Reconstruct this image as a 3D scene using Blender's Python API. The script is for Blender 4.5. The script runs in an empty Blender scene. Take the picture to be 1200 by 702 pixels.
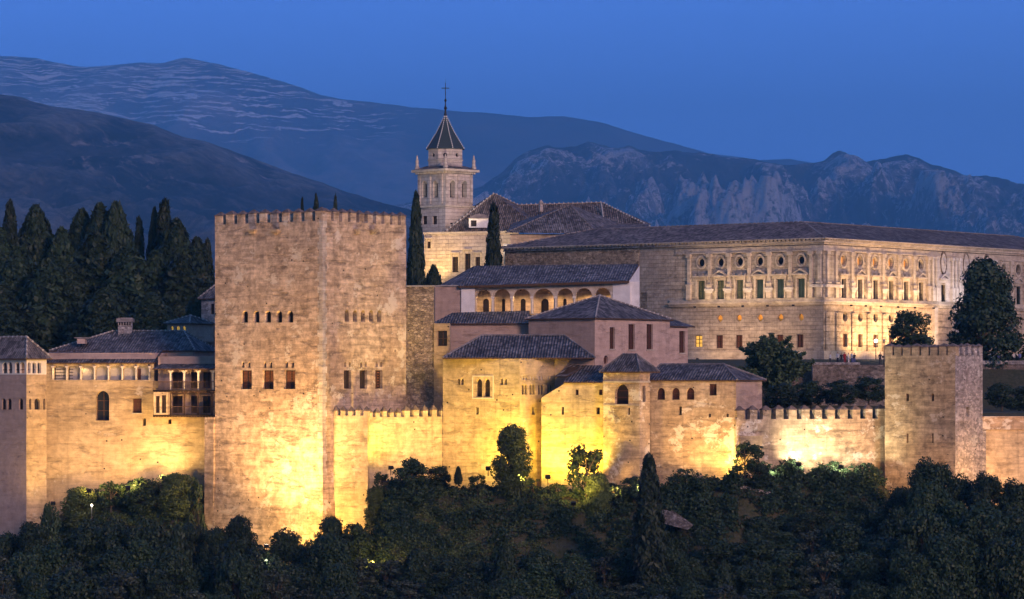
import bpy, bmesh, math, random
import numpy as np
from mathutils import Vector, Matrix, noise
from mathutils.geometry import tessellate_polygon

S = bpy.context.scene
COL = S.collection
R = math.radians

# ------------------------------------------------------------------ camera
FPX = 4000.0          # focal length in photo pixels (photo is 1200 wide)
HY = 450.0            # photo row of the horizon
cam_d = bpy.data.cameras.new("camera")
cam_d.sensor_width = 36.0
cam_d.lens = 36.0 * FPX / 1200.0
cam_d.shift_y = (HY - 351.0) / 1200.0
cam_d.clip_start = 1.0
cam_d.clip_end = 90000.0
cam = bpy.data.objects.new("camera", cam_d)
cam.rotation_euler = (R(90), 0, 0)
COL.objects.link(cam)
S.camera = cam

# ------------------------------------------------------------------ world: dusk sky
SUN_AZ = R(150)        # where the sun went down: behind the viewer, to the right
SUN_EL = R(3.0)
world = bpy.data.worlds.new("World")
S.world = world
world.use_nodes = True
wn = world.node_tree.nodes; wl = world.node_tree.links
bg = wn["Background"]
sky = wn.new("ShaderNodeTexSky")
sky.sky_type = 'NISHITA'
sky.sun_disc = False
sky.sun_elevation = SUN_EL
sky.sun_rotation = SUN_AZ
sky.altitude = 700
sky.ozone_density = 4.0
sky.dust_density = 0.3
# the deep blue of the dusk sky reaches down to the hills: sample it a little higher up
tc = wn.new("ShaderNodeTexCoord")
vm = wn.new("ShaderNodeVectorMath"); vm.operation = 'ADD'; vm.inputs[1].default_value = (0, 0, 0.34)
vn = wn.new("ShaderNodeVectorMath"); vn.operation = 'NORMALIZE'
wl.new(tc.outputs['Generated'], vm.inputs[0]); wl.new(vm.outputs[0], vn.inputs[0]); wl.new(vn.outputs[0], sky.inputs[0])
tm = wn.new("ShaderNodeMix"); tm.data_type = 'RGBA'; tm.blend_type = 'MULTIPLY'
tm.inputs[0].default_value = 1.0
tm.inputs[7].default_value = (1.20, 1.22, 1.78, 1)
# deep blue opposite the sunset, paler and more neutral where the sun went down
tsep = wn.new("ShaderNodeSeparateXYZ"); wl.new(tc.outputs['Generated'], tsep.inputs[0])
trm = wn.new("ShaderNodeMapRange"); trm.inputs[1].default_value = 0.85; trm.inputs[2].default_value = 0.0
wl.new(tsep.outputs[1], trm.inputs[0])
tcol = wn.new("ShaderNodeMix"); tcol.data_type = 'RGBA'
tcol.inputs[6].default_value = (2.80, 2.02, 2.95, 1); tcol.inputs[7].default_value = (1.6, 1.12, 0.95, 1)
wl.new(trm.outputs[0], tcol.inputs[0]); wl.new(tcol.outputs[2], tm.inputs[7])
wl.new(sky.outputs[0], tm.inputs[6])
wl.new(tm.outputs[2], bg.inputs[0])
bg.inputs[1].default_value = 0.15

# afterglow of the sun that has set behind the viewer: weak, warm and very soft
sun_d = bpy.data.lights.new("sun", 'SUN')
sun_d.energy = 0.72
sun_d.angle = R(14)
sun_d.color = (1.0, 0.60, 0.48)
sun = bpy.data.objects.new("sun", sun_d)
sun_dir = Vector((math.sin(SUN_AZ) * math.cos(R(16)), math.cos(SUN_AZ) * math.cos(R(16)), math.sin(R(16))))
sun.rotation_euler = sun_dir.to_track_quat('Z', 'Y').to_euler()
COL.objects.link(sun)

S.view_settings.view_transform = 'Standard'
S.view_settings.look = 'None'
S.view_settings.exposure = 1.7
S.view_settings.gamma = 1.0
S.cycles.use_adaptive_sampling = True
S.cycles.adaptive_threshold = 0.02
S.cycles.max_bounces = 5
S.cycles.diffuse_bounces = 3
S.cycles.glossy_bounces = 2
S.cycles.transparent_max_bounces = 4
S.cycles.volume_bounces = 0
S.cycles.sample_clamp_indirect = 4.0
S.cycles.use_denoising = True

# ------------------------------------------------------------------ helpers
def P(px, py, Y):
    return Vector(((px - 600.0) / FPX * Y, Y, (HY - py) / FPX * Y))
def PX(px, Y):
    return Vector(((px - 600.0) / FPX * Y, Y))
def ZY(py, Y):
    return (HY - py) / FPX * Y

class MB:
    """collects faces in world space, then links them as one mesh object"""
    def __init__(s):
        s.v = []; s.f = []; s.m = []; s.uv = []
    def face(s, pts, mi=0, uv=None):
        n = len(s.v)
        s.v += [tuple(p) for p in pts]
        s.f.append(tuple(range(n, n + len(pts)))); s.m.append(mi)
        s.uv.append(uv if uv else [(0, 0)] * len(pts))
    def hexa(s, b, t, mi=0):
        """b, t: four bottom and four top points, counter-clockwise from above"""
        s.face(list(reversed(b)), mi); s.face(t, mi)
        for i in range(4):
            j = (i + 1) % 4
            s.face([b[i], b[j], t[j], t[i]], mi)
    def box(s, c, ax, ay, az, mi=0):
        c = Vector(c); ax = Vector(ax); ay = Vector(ay); az = Vector(az)
        b = [c - ax - ay - az, c + ax - ay - az, c + ax + ay - az, c - ax + ay - az]
        t = [p + az * 2 for p in b]
        s.hexa(b, t, mi)
    def tube(s, p, q, r0, r1, n=8, mi=0, caps=True):
        p = Vector(p); q = Vector(q); d = (q - p)
        if d.length < 1e-6: return
        d.normalize(); a = d.orthogonal().normalized(); b = d.cross(a)
        A = [p + (a * math.cos(2 * math.pi * i / n) + b * math.sin(2 * math.pi * i / n)) * r0 for i in range(n)]
        B = [q + (a * math.cos(2 * math.pi * i / n) + b * math.sin(2 * math.pi * i / n)) * r1 for i in range(n)]
        for i in range(n):
            j = (i + 1) % n
            s.face([A[i], A[j], B[j], B[i]], mi)
        if caps:
            s.face(list(reversed(A)), mi); s.face(B, mi)
    def lathe(s, c, prof, n=12, mi=0):
        """prof: list of (radius, z) from bottom to top round the vertical axis through c"""
        rings = [[Vector((c[0] + r * math.cos(2 * math.pi * i / n), c[1] + r * math.sin(2 * math.pi * i / n), c[2] + z)) for i in range(n)] for r, z in prof]
        for a, b in zip(rings, rings[1:]):
            for i in range(n):
                j = (i + 1) % n
                s.face([a[i], a[j], b[j], b[i]], mi)
        s.face(list(reversed(rings[0])), mi); s.face(rings[-1], mi)
    def build(s, name, mats, parent=None, smooth=False, weld=False):
        if not s.f: return None
        me = bpy.data.meshes.new(name)
        off = world_loc(parent) if parent else Vector((0, 0, 0))
        me.from_pydata([(a - off.x, b - off.y, c - off.z) for a, b, c in s.v], [], s.f)
        if not isinstance(mats, (list, tuple)): mats = [mats]
        for m in mats: me.materials.append(m)
        me.polygons.foreach_set('material_index', s.m)
        ul = me.uv_layers.new(name='UVMap')
        flat = [c for f in s.uv for u in f for c in u]
        ul.data.foreach_set('uv', flat)
        if weld:
            bm = bmesh.new(); bm.from_mesh(me); bmesh.ops.remove_doubles(bm, verts=bm.verts, dist=1e-4); bm.to_mesh(me); bm.free()
        if smooth: me.polygons.foreach_set('use_smooth', [True] * len(me.polygons))
        me.update()
        o = bpy.data.objects.new(name, me); COL.objects.link(o)
        if parent: o.parent = parent
        return o

def world_loc(o):
    l = o.location.copy()
    while o.parent:
        o = o.parent; l += o.location
    return l
def tag(o, label, cat, group=None, kind=None):
    if label: o['label'] = label
    if cat: o['category'] = cat
    if group: o['group'] = group
    if kind: o['kind'] = kind
    return o
def thing(name, label, cat, loc, group=None):
    o = bpy.data.objects.new(name, None); COL.objects.link(o)
    o.location = loc; o.empty_display_size = 1.0
    return tag(o, label, cat, group)
def copy_thing(src, loc, label, rz=0.0, sc=1.0, group=None):
    r = src.copy(); COL.objects.link(r); r.location = loc
    r.rotation_euler = (0, 0, rz); r.scale = sc if isinstance(sc, tuple) else (sc, sc, sc)
    if label: r['label'] = label
    if group: r['group'] = group
    for ch in src.children:
        c = ch.copy(); COL.objects.link(c); c.parent = r
        for g in ch.children:
            d = g.copy(); COL.objects.link(d); d.parent = c
    return r

# ------------------------------------------------------------------ materials
class NT:
    def __init__(s, name):
        s.mat = bpy.data.materials.new(name); s.mat.use_nodes = True
        s.t = s.mat.node_tree; s.n = s.t.nodes; s.l = s.t.links
        s.b = s.n['Principled BSDF']
        s.b.inputs['Specular IOR Level'].default_value = 0.2
        s.b.inputs['Roughness'].default_value = 0.9
    def _in(s, sock, v):
        if v is None: return
        if isinstance(v, bpy.types.NodeSocket): s.l.new(v, sock)
        elif isinstance(v, (tuple, list)) and sock.type == 'RGBA': sock.default_value = tuple(v)[:3] + (1,)
        else: sock.default_value = v
    def pos(s):
        return s.n.new('ShaderNodeNewGeometry').outputs['Position']
    def obj(s):
        return s.n.new('ShaderNodeTexCoord').outputs['Object']
    def uv(s):
        return s.n.new('ShaderNodeTexCoord').outputs['UV']
    def rnd(s):
        return s.n.new('ShaderNodeObjectInfo').outputs['Random']
    def map(s, v, scale, loc=(0, 0, 0)):
        n = s.n.new('ShaderNodeMapping'); s._in(n.inputs[0], v)
        n.inputs['Scale'].default_value = scale; n.inputs['Location'].default_value = loc
        return n.outputs[0]
    def noise(s, v, scale=1.0, detail=4.0, rough=0.55, dist=0.0):
        n = s.n.new('ShaderNodeTexNoise'); s._in(n.inputs['Vector'], v)
        n.inputs['Scale'].default_value = scale; n.inputs['Detail'].default_value = detail
        n.inputs['Roughness'].default_value = rough; n.inputs['Distortion'].default_value = dist
        return n.outputs[0]
    def voro(s, v, scale=1.0, feature='F1', out=0, rnd=1.0):
        n = s.n.new('ShaderNodeTexVoronoi'); n.feature = feature; s._in(n.inputs['Vector'], v)
        n.inputs['Scale'].default_value = scale; n.inputs['Randomness'].default_value = rnd
        return n.outputs[out]
    def ramp(s, v, a, b, c0=0.0, c1=1.0):
        n = s.n.new('ShaderNodeMapRange'); s._in(n.inputs[0], v)
        n.inputs[1].default_value = a; n.inputs[2].default_value = b
        n.inputs[3].default_value = c0; n.inputs[4].default_value = c1
        return n.outputs[0]
    def math(s, op, a, b=None):
        n = s.n.new('ShaderNodeMath'); n.operation = op; s._in(n.inputs[0], a); s._in(n.inputs[1], b)
        return n.outputs[0]
    def mix(s, f, a, b, mode='MIX'):
        n = s.n.new('ShaderNodeMix'); n.data_type = 'RGBA'; n.blend_type = mode
        s._in(n.inputs[0], f); s._in(n.inputs[6], a); s._in(n.inputs[7], b)
        return n.outputs[2]
    def sep(s, v):
        n = s.n.new('ShaderNodeSeparateXYZ'); s._in(n.inputs[0], v); return n.outputs
    def bump(s, h, strength=0.5, dist=0.1):
        n = s.n.new('ShaderNodeBump'); s._in(n.inputs['Height'], h)
        n.inputs['Strength'].default_value = strength; n.inputs['Distance'].default_value = dist
        s.l.new(n.outputs[0], s.b.inputs['Normal'])
    def done(s, col=None, rough=None):
        if col is not None: s._in(s.b.inputs['Base Color'], col)
        if rough is not None: s._in(s.b.inputs['Roughness'], rough)
        return s.mat

def flat(name, col, rough=0.8, var=0.25, scale=3.0, bump=0.2, metal=0.0):
    t = NT(name); p = t.pos(); n = t.noise(p, scale, 5)
    k = t.ramp(n, 0.3, 0.7, 1 - var, 1 + var)
    c = t.mix(1.0, col, k, 'MULTIPLY')
    t.bump(n, bump, 0.03)
    t.b.inputs['Metallic'].default_value = metal
    return t.done(c, rough)

def wall_mat(name, c1, c2, patch=None, patch_amt=0.55, seed=0.0, course=0.85, course_amt=0.35, drip=0.35, fine=0.35, dark=(0.10, 0.075, 0.055), holes=True, block=None, rub=0.0, wear=0.45):
    """old masonry: big tonal fields, rammed-earth courses, rain drips, pale repairs, put-log holes"""
    t = NT(name); p = t.map(t.pos(), (1, 1, 1), (seed * 13.7, seed * 7.1, seed * 3.3))
    big = t.noise(p, 0.13, 4, 0.6)
    col = t.mix(t.ramp(big, 0.35, 0.65), c1, c2)
    lay = t.noise(t.map(p, (0.22, 0.22, 2.6)), 1.0, 5, 0.7, 0.3)
    col = t.mix(1.0, col, t.ramp(lay, 0.36, 0.66, 1 - fine * 0.8, 1 + fine * 0.6), 'MULTIPLY')
    med = t.noise(p, 1.1, 6, 0.7)
    col = t.mix(1.0, col, t.ramp(med, 0.36, 0.66, 1 - fine * 1.2, 1 + fine * 0.8), 'MULTIPLY')
    # broad stains
    sb_ = t.noise(t.map(p, (0.5, 0.5, 0.28), (11, 2, 5)), 0.35, 5, 0.7)
    col = t.mix(t.math('MULTIPLY', t.ramp(sb_, 0.52, 0.68), drip * 0.9), col, (0.22, 0.14, 0.10))
    # courses
    z = t.sep(p)[2]
    wob = t.math('MULTIPLY', t.noise(p, 0.5, 3), 0.35)
    zz = t.math('FRACT', t.math('DIVIDE', t.math('ADD', z, wob), course))
    ln = t.math('MULTIPLY', t.ramp(t.math('ABSOLUTE', t.math('SUBTRACT', zz, 0.5)), 0.40, 0.5), t.ramp(t.noise(t.map(p, (0.35, 0.35, 0.8)), 1, 4), 0.45, 0.62))
    col = t.mix(t.math('MULTIPLY', ln, course_amt), col, dark)
    # eroded hollows in bands
    er = t.noise(t.map(p, (0.45, 0.45, 1.7), (5, 3, 9)), 0.55, 9, 0.78, 0.3)
    erm = t.ramp(er, 0.54, 0.64)
    col = t.mix(t.math('MULTIPLY', erm, wear), col, dark)
    # drips
    dr = t.noise(t.map(p, (1.6, 1.6, 0.07)), 1.0, 4, 0.6)
    col = t.mix(t.math('MULTIPLY', t.ramp(dr, 0.55, 0.75), drip), col, dark)
    h = t.math('ADD', t.math('MULTIPLY', med, 1.0), t.math('MULTIPLY', erm, -0.7))
    if patch:
        pn = t.noise(t.map(p, (1, 1, 1.3), (21, 4, 2)), 0.30, 8, 0.74, 0.1)
        pm = t.ramp(pn, patch_amt, patch_amt + 0.04)
        col = t.mix(t.math('MULTIPLY', pm, 0.85), col, patch)
    if rub:
        vr = t.voro(t.map(p, (1, 1, 1.5)), 2.6, 'DISTANCE_TO_EDGE')
        col = t.mix(t.math('MULTIPLY', t.ramp(vr, 0.09, 0.0), rub), col, dark)
        vc = t.voro(t.map(p, (1, 1, 1.5)), 2.6, 'F1', 1)
        col = t.mix(1.0, col, t.ramp(t.sep(vc)[0], 0, 1, 0.65, 1.35), 'MULTIPLY')
        h = t.math('ADD', h, t.math('MULTIPLY', t.ramp(vr, 0.12, 0.0), -1.2))
    if block:
        br = t.n.new('ShaderNodeTexBrick')
        s_ = t.sep(p)
        cx = t.n.new('ShaderNodeCombineXYZ')
        t.l.new(t.math('SUBTRACT', t.math('MULTIPLY', s_[0], 1.0), s_[1]), cx.inputs[0]); t.l.new(s_[2], cx.inputs[1])
        t.l.new(cx.outputs[0], br.inputs['Vector'])
        br.inputs['Color1'].default_value = (1, 1, 1, 1); br.inputs['Color2'].default_value = (0.72, 0.72, 0.72, 1)
        br.inputs['Mortar'].default_value = (0.35, 0.35, 0.35, 1)
        br.inputs['Scale'].default_value = 1.0; br.inputs['Mortar Size'].default_value = block * 0.07
        br.inputs['Brick Width'].default_value = block * 2.2; br.inputs['Row Height'].default_value = block
        col = t.mix(0.5, col, br.outputs[0], 'MULTIPLY')
        h = t.math('ADD', h, t.math('MULTIPLY', br.outputs[1], -1.0))
    if holes:
        hv = t.voro(t.map(p, (1, 1, 1.2)), 0.55, 'F1', 0)
        col = t.mix(t.ramp(hv, 0.075, 0.055), col, (0.03, 0.022, 0.018))
    t.bump(h, 0.7, 0.12)
    return t.done(col, 0.95)

def roof_mat(name, c1, c2, pale=(0.30, 0.27, 0.25)):
    """barrel tiles: columns along the slope (UV.x in metres), rows along UV.y"""
    t = NT(name); uv = t.uv()
    s_ = t.sep(uv)
    n1 = t.noise(t.pos(), 0.35, 5, 0.65)
    n2 = t.noise(t.map(uv, (2.2, 1.1, 1)), 2.0, 5, 0.75)
    cell = t.n.new('ShaderNodeTexWhiteNoise'); cell.noise_dimensions = '2D'
    cx = t.n.new('ShaderNodeCombineXYZ')
    t.l.new(t.math('FLOOR', t.math('DIVIDE', s_[0], 0.34)), cx.inputs[0]); t.l.new(t.math('FLOOR', t.math('DIVIDE', s_[1], 0.55)), cx.inputs[1])
    t.l.new(cx.outputs[0], cell.inputs[0])
    col = t.mix(t.ramp(n1, 0.38, 0.60), c1, c2)
    n3 = t.noise(t.pos(), 1.3, 6, 0.75)
    col = t.mix(1.0, col, t.ramp(n3, 0.32, 0.68, 0.6, 1.5), 'MULTIPLY')
    col = t.mix(1.0, col, t.ramp(cell.outputs[0], 0, 1, 0.45, 1.7), 'MULTIPLY')
    col = t.mix(t.math('MULTIPLY', t.ramp(n2, 0.60, 0.74), 0.5), col, pale)
    sx = t.math('SINE', t.math('MULTIPLY', s_[0], 2 * math.pi / 0.34))
    gap = t.ramp(sx, -0.4, -1.0)
    col = t.mix(t.math('MULTIPLY', gap, 0.45), col, (0.02, 0.02, 0.025))
    row = t.math('FRACT', t.math('DIVIDE', s_[1], 0.55))
    h = t.math('ADD', sx, t.math('MULTIPLY', row, -0.5))
    t.bump(h, 0.9, 0.09)
    return t.done(col, 0.85)
# ------------------------------------------------------------------ terrain
def lerp_tab(tab, x):
    if x <= tab[0][0]: return tab[0][1:]
    for a, b in zip(tab, tab[1:]):
        if x <= b[0]:
            k = (x - a[0]) / (b[0] - a[0]); k = k * k * (3 - 2 * k) if False else k
            return tuple(u + (v - u) * k for u, v in zip(a[1:], b[1:]))
    return tab[-1][1:]
# metres along X -> foot of the walls: depth, height, width of the level shelf in front
BASE = [(-90, 428, -14, 2), (-58.5, 417, -17.0, 0), (-56.2, 412, -17.3, 0), (-54.2, 414, -15.2, 0), (-48, 414, -12.8, 3), (-38.5, 413, -11.8, 3), (-36.3, 411, -16.5, 0),
        (-35.2, 408, -18.8, 0), (-22, 397, -20.3, 1), (-18.5, 396, -19.5, 1), (-16.3, 395, -15.0, 1), (-14, 396, -12.2, 6), (-8, 402, -12.2, 9),
        (0, 399, -12.6, 8), (10, 397, -12.8, 6), (16, 391, -13.0, 3), (26, 390, -11.6, 3), (32, 398, -10.8, 5), (42, 400, -10.6, 6),
        (44, 399, -13.0, 4), (51, 393, -14.6, 2), (60, 400, -14.0, 3), (90, 405, -14, 3)]
def smooth(a, b, x):
    t = min(1, max(0, (x - a) / (b - a))); return t * t * (3 - 2 * t)
def ground_z(x, y):
    yb, zb, sh = lerp_tab(BASE, x)
    n = noise.fractal(Vector((x * 0.06, y * 0.06, 3.1)), 0.9, 2.1, 4)
    n2 = noise.fractal(Vector((x * 0.3, y * 0.3, 9.1)), 0.9, 2.1, 3)
    if y > yb + 1:
        ya = 12 if x < -26 else (24 if x < 26 else 26)
        z = zb + (1.2 - zb) * smooth(yb + ya, yb + ya + 14, y)
        if x > 24: z = zb + (-3.4 - zb) * smooth(yb + 2, yb + 8, y) + 4.6 * smooth(443, 450, y)
        z += 2.2 * smooth(440, 470, y)
        z += (-8 - n * 4) * smooth(700, 900, y) + (-60) * smooth(900, 2500, y)
        return z
    d = yb - sh - y
    if d < 0:
        return zb - 0.04 * (yb - y) + n2 * 0.1
    z = zb - 0.04 * sh - 0.75 * min(d, 13) - 0.25 * max(0, d - 13) + (n * 1.6 + n2 * 0.4) * min(1, d / 6)
    zv = -62 + n * 3
    if z < zv + 6: z = zv + 6 * math.exp(-(zv + 6 - z) / 6) if z < zv + 6 else z
    # the viewer's own hillside
    near = -1.7 - 0.45 * max(0, y)
    if y < 140: z = max(z, near)
    return z

def build_ground(mat):
    xs = sorted(set([-9000, -6000, -3500, -2000, -1200, -700, -420, -300, -220, -170] + list(np.arange(-130, 130.1, 1.6)) + [170, 220, 300, 420, 700, 1200, 2000, 3500, 6000, 9000]))
    ys = sorted(set([-120, -80, -40, 0, 15, 30, 50, 75, 100, 130, 160, 200, 240, 280, 310, 330] + list(np.arange(340, 425, 1.2)) + [428, 432, 436, 440, 445, 450, 456, 462, 470, 490, 520, 560, 620, 700, 760, 820, 900, 1100, 1500, 2500, 4000, 7000]))
    vs = [(x, y, ground_z(min(88, max(-88, x)), y) - (0 if abs(x) < 140 else 0)) for y in ys for x in xs]
    W = len(xs)
    fs = [(j * W + i, j * W + i + 1, (j + 1) * W + i + 1, (j + 1) * W + i) for j in range(len(ys) - 1) for i in range(W - 1)]
    me = bpy.data.meshes.new('ground'); me.from_pydata(vs, [], fs); me.materials.append(mat)
    me.polygons.foreach_set('use_smooth', [True] * len(fs))
    o = bpy.data.objects.new('ground', me); COL.objects.link(o); o['kind'] = 'structure'; o['label'] = 'dark steep wooded hillside below the fortress walls'
    return o

t = NT('earth'); p = t.pos()
c = t.mix(t.ramp(t.noise(p, 0.25, 5), 0.4, 0.6), (0.065, 0.055, 0.033), (0.035, 0.045, 0.02))
c = t.mix(t.ramp(t.noise(p, 2.2, 6, 0.7), 0.4, 0.65), c, (0.085, 0.08, 0.045))
t.bump(t.noise(p, 3.0, 6, 0.7), 0.8, 0.2)
M_EARTH = t.done(c)
build_ground(M_EARTH)

def relief(t, lo, hi, nz, amt=.5):
    a = t.n.new('ShaderNodeAttribute'); a.attribute_name = 'relief'
    return t.ramp(t.math('ADD', a.outputs['Fac'], t.math('MULTIPLY', t.math('SUBTRACT', nz, .5), amt)), lo, hi)
# mountains: each a real heightfield far behind the city
def mountain(name, label, line, Y0, Y1, base_z, mat, rough_amp, nscale, ridge_noise, nx=420, ny=110, seed=0.0, xpad=500, back=0.35, crag=0.0):
    """line: skyline as (photo column, photo row) seen at depth Y1; slope runs from Y0 up to Y1 and falls behind"""
    xa = (-xpad - 600) / FPX * Y1; xb = (1200 + xpad - 600) / FPX * Y1
    xs = np.linspace(xa, xb, nx)
    ts = list(np.linspace(0, 1, ny)) + [1 + back * k / 10 for k in range(1, 11)]
    vs = []; rk = []
    for tt in ts:
        y = Y0 + (Y1 - Y0) * tt
        for x in xs:
            col = 600 + x / Y1 * FPX
            top = (HY - lerp_tab(line, col)[0]) / FPX * Y1
            wx = x + nscale * .35 * noise.noise(Vector((x / nscale * .8, y / nscale * .8, seed + 5))); q = Vector((wx / nscale * 1.7 + seed, y / nscale * .55, seed))
            rg = noise.ridged_multi_fractal(q, 0.85, 2.1, 7, 1.0, 2.0)       # about 0..2+
            fr = noise.fractal(q * 3.1, 0.8, 2.2, 5)
            if tt <= 1:
                prof = tt ** 1.15
                env = math.sin(math.pi * min(1, tt * 0.98 + 0.01)) ** 0.7
                fade = env * (0.25 + 0.75 * (1 - tt)) + 0.05
                z = base_z + (top - base_z) * prof + rough_amp * (rg - 1.1) * fade + crag * (fr) * env
                if tt > 0.9: z += ridge_noise * fr * (tt - 0.9) * 10
                z = min(z, top * (y / Y1) - 0.012 * (top - base_z) * (1 - tt) * 10) if tt < 0.995 else z
                if tt > 0.995: z = top + ridge_noise * fr * 0.7
            else:
                z = top - (top - base_z) * (tt - 1) / back * 0.8 + ridge_noise * fr * max(0, 1 - (tt - 1) * 8) - (tt - 1) * 200
            vs.append((x, y, z)); rk.append(rg + .35 * fr)
    W = nx; H = len(ts)
    fs = [(j * W + i, j * W + i + 1, (j + 1) * W + i + 1, (j + 1) * W + i) for j in range(H - 1) for i in range(W - 1)]
    me = bpy.data.meshes.new(name); me.from_pydata(vs, [], fs); me.materials.append(mat)
    at = me.attributes.new('relief', 'FLOAT', 'POINT'); at.data.foreach_set('value', rk)
    me.polygons.foreach_set('use_smooth', [True] * len(fs))
    o = bpy.data.objects.new(name, me); COL.objects.link(o); o['kind'] = 'structure'; o['label'] = label
    return o

# far range: bare rock with drifts of old snow lying along the contours high on the left
t = NT('far_mountain_rock'); p = t.map(t.pos(), (0.001, 0.001, 0.001))
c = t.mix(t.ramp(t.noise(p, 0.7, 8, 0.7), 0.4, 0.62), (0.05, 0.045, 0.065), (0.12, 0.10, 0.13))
c = t.mix(t.ramp(t.noise(t.map(p, (1, 1, 2.5)), 3.0, 6, 0.7), 0.52, 0.7), c, (0.17, 0.13, 0.12))
s_ = t.sep(p)
c = t.mix(relief(t, 1.2, 1.9, t.noise(p, 8.0, 8, 0.75), 2.0), c, (0.30, 0.26, 0.28))
zz = t.math('ADD', s_[2], t.math('MULTIPLY', t.noise(t.map(p, (1.0, 0.6, 1.0)), 1.1, 6, 0.6, 0.5), 0.30))
cx = t.n.new('ShaderNodeCombineXYZ'); t.l.new(t.math('MULTIPLY', s_[0], 3.6), cx.inputs[0]); t.l.new(t.math('MULTIPLY', s_[1], 0.25), cx.inputs[1]); t.l.new(t.math('MULTIPLY', zz, 62.0), cx.inputs[2])
w = t.noise(cx.outputs[0], 1.0, 3, 0.5, 0.3)
zone = t.math('MULTIPLY', t.ramp(s_[2], 1.50, 1.80), t.ramp(s_[0], -0.5, -1.7))
w2 = t.noise(t.map(p, (0.5, 0.5, 1.5), (8, 1, 0)), 1.3, 3, 0.5)
thr = t.math('SUBTRACT', t.math('ADD', w, t.math('MULTIPLY', zone, 0.11)), t.math('MULTIPLY', w2, 0.10))
m1 = t.math('MULTIPLY', t.ramp(thr, 0.592, 0.612), t.ramp(zone, 0.08, 0.2))
c = t.mix(m1, c, (1.0, 1.0, 1.0))
t.bump(t.noise(p, 5.0, 7, 0.7), 1.0, 60.0)
M_FAR = t.done(c)
mountain('mountains', 'distant blue mountain range with thin streaks of snow along its upper left slopes',
    [(-500, 100), (-200, 70), (-60, 64), (0, 66), (25, 66), (50, 70), (90, 77), (130, 76), (165, 75), (190, 75), (205, 70), (218, 66), (232, 69), (260, 74), (300, 85), (340, 98), (375, 112), (400, 117), (450, 122), (500, 127), (540, 131), (580, 134), (620, 138), (660, 136), (700, 142), (740, 154), (780, 166), (830, 179), (880, 186), (920, 188), (960, 192), (1060, 205), (1200, 235), (1700, 300)],
    16000, 24000, 150, M_FAR, 330, 2600, 25, nx=520, ny=120, seed=3.3, crag=60)

# right-hand ridge of pale limestone crags
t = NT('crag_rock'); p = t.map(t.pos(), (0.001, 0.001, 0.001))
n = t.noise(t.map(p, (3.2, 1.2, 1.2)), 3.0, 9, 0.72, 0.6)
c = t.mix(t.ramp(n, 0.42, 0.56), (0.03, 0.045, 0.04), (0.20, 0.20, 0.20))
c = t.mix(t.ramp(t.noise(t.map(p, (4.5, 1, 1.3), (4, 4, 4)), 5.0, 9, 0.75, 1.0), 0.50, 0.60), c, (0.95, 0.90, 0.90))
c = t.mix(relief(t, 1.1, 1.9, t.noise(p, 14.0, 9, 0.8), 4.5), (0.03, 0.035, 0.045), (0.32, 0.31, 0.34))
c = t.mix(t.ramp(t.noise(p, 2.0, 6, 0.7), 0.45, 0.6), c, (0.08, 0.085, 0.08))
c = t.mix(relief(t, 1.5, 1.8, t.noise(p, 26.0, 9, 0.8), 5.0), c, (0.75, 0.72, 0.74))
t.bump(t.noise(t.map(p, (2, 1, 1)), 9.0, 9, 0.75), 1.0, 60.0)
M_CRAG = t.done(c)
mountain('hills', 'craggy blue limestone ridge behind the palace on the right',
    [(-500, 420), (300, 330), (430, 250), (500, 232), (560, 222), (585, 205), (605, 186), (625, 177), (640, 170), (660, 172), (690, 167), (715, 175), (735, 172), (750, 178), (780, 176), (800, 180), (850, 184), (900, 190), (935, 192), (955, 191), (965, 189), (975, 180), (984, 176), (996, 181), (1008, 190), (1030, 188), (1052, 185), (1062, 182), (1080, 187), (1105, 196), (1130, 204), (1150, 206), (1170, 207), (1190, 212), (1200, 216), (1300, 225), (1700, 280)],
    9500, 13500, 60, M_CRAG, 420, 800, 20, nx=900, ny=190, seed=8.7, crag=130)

# left-hand nearer hill, scrub and bare earth
t = NT('hill_scrub'); p = t.map(t.pos(), (0.001, 0.001, 0.001))
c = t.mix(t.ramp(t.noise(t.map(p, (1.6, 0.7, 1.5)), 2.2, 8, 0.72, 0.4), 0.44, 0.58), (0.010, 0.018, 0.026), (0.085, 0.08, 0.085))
c = t.mix(t.ramp(t.noise(t.map(p, (2, 1, 1.5), (2, 7, 1)), 4.0, 9, 0.72, 0.5), 0.58, 0.70), c, (0.60, 0.48, 0.42))
c = t.mix(relief(t, 1.3, 1.9, t.noise(p, 14.0, 8, 0.75), 2.6), c, (0.22, 0.20, 0.18))
c = t.mix(1.0, c, t.ramp(t.noise(p, 40.0, 4, 0.7), 0.35, 0.65, 0.6, 1.4), 'MULTIPLY')
t.bump(t.noise(p, 20.0, 8, 0.75), 1.0, 25.0)
M_HILL = t.done(c)
mountain('hills', 'darker scrub covered hill sloping down from the left',
    [(-500, 60), (-200, 95), (-60, 106), (0, 110), (25, 114), (60, 124), (100, 129), (125, 134), (180, 146), (215, 160), (240, 166), (290, 184), (330, 200), (370, 213), (410, 226), (440, 236), (480, 246), (520, 256), (600, 275), (700, 300), (900, 330), (1700, 400)],
    4200, 7200, 0, M_HILL, 190, 900, 8, nx=520, ny=130, seed=14.2, crag=24)

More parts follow.
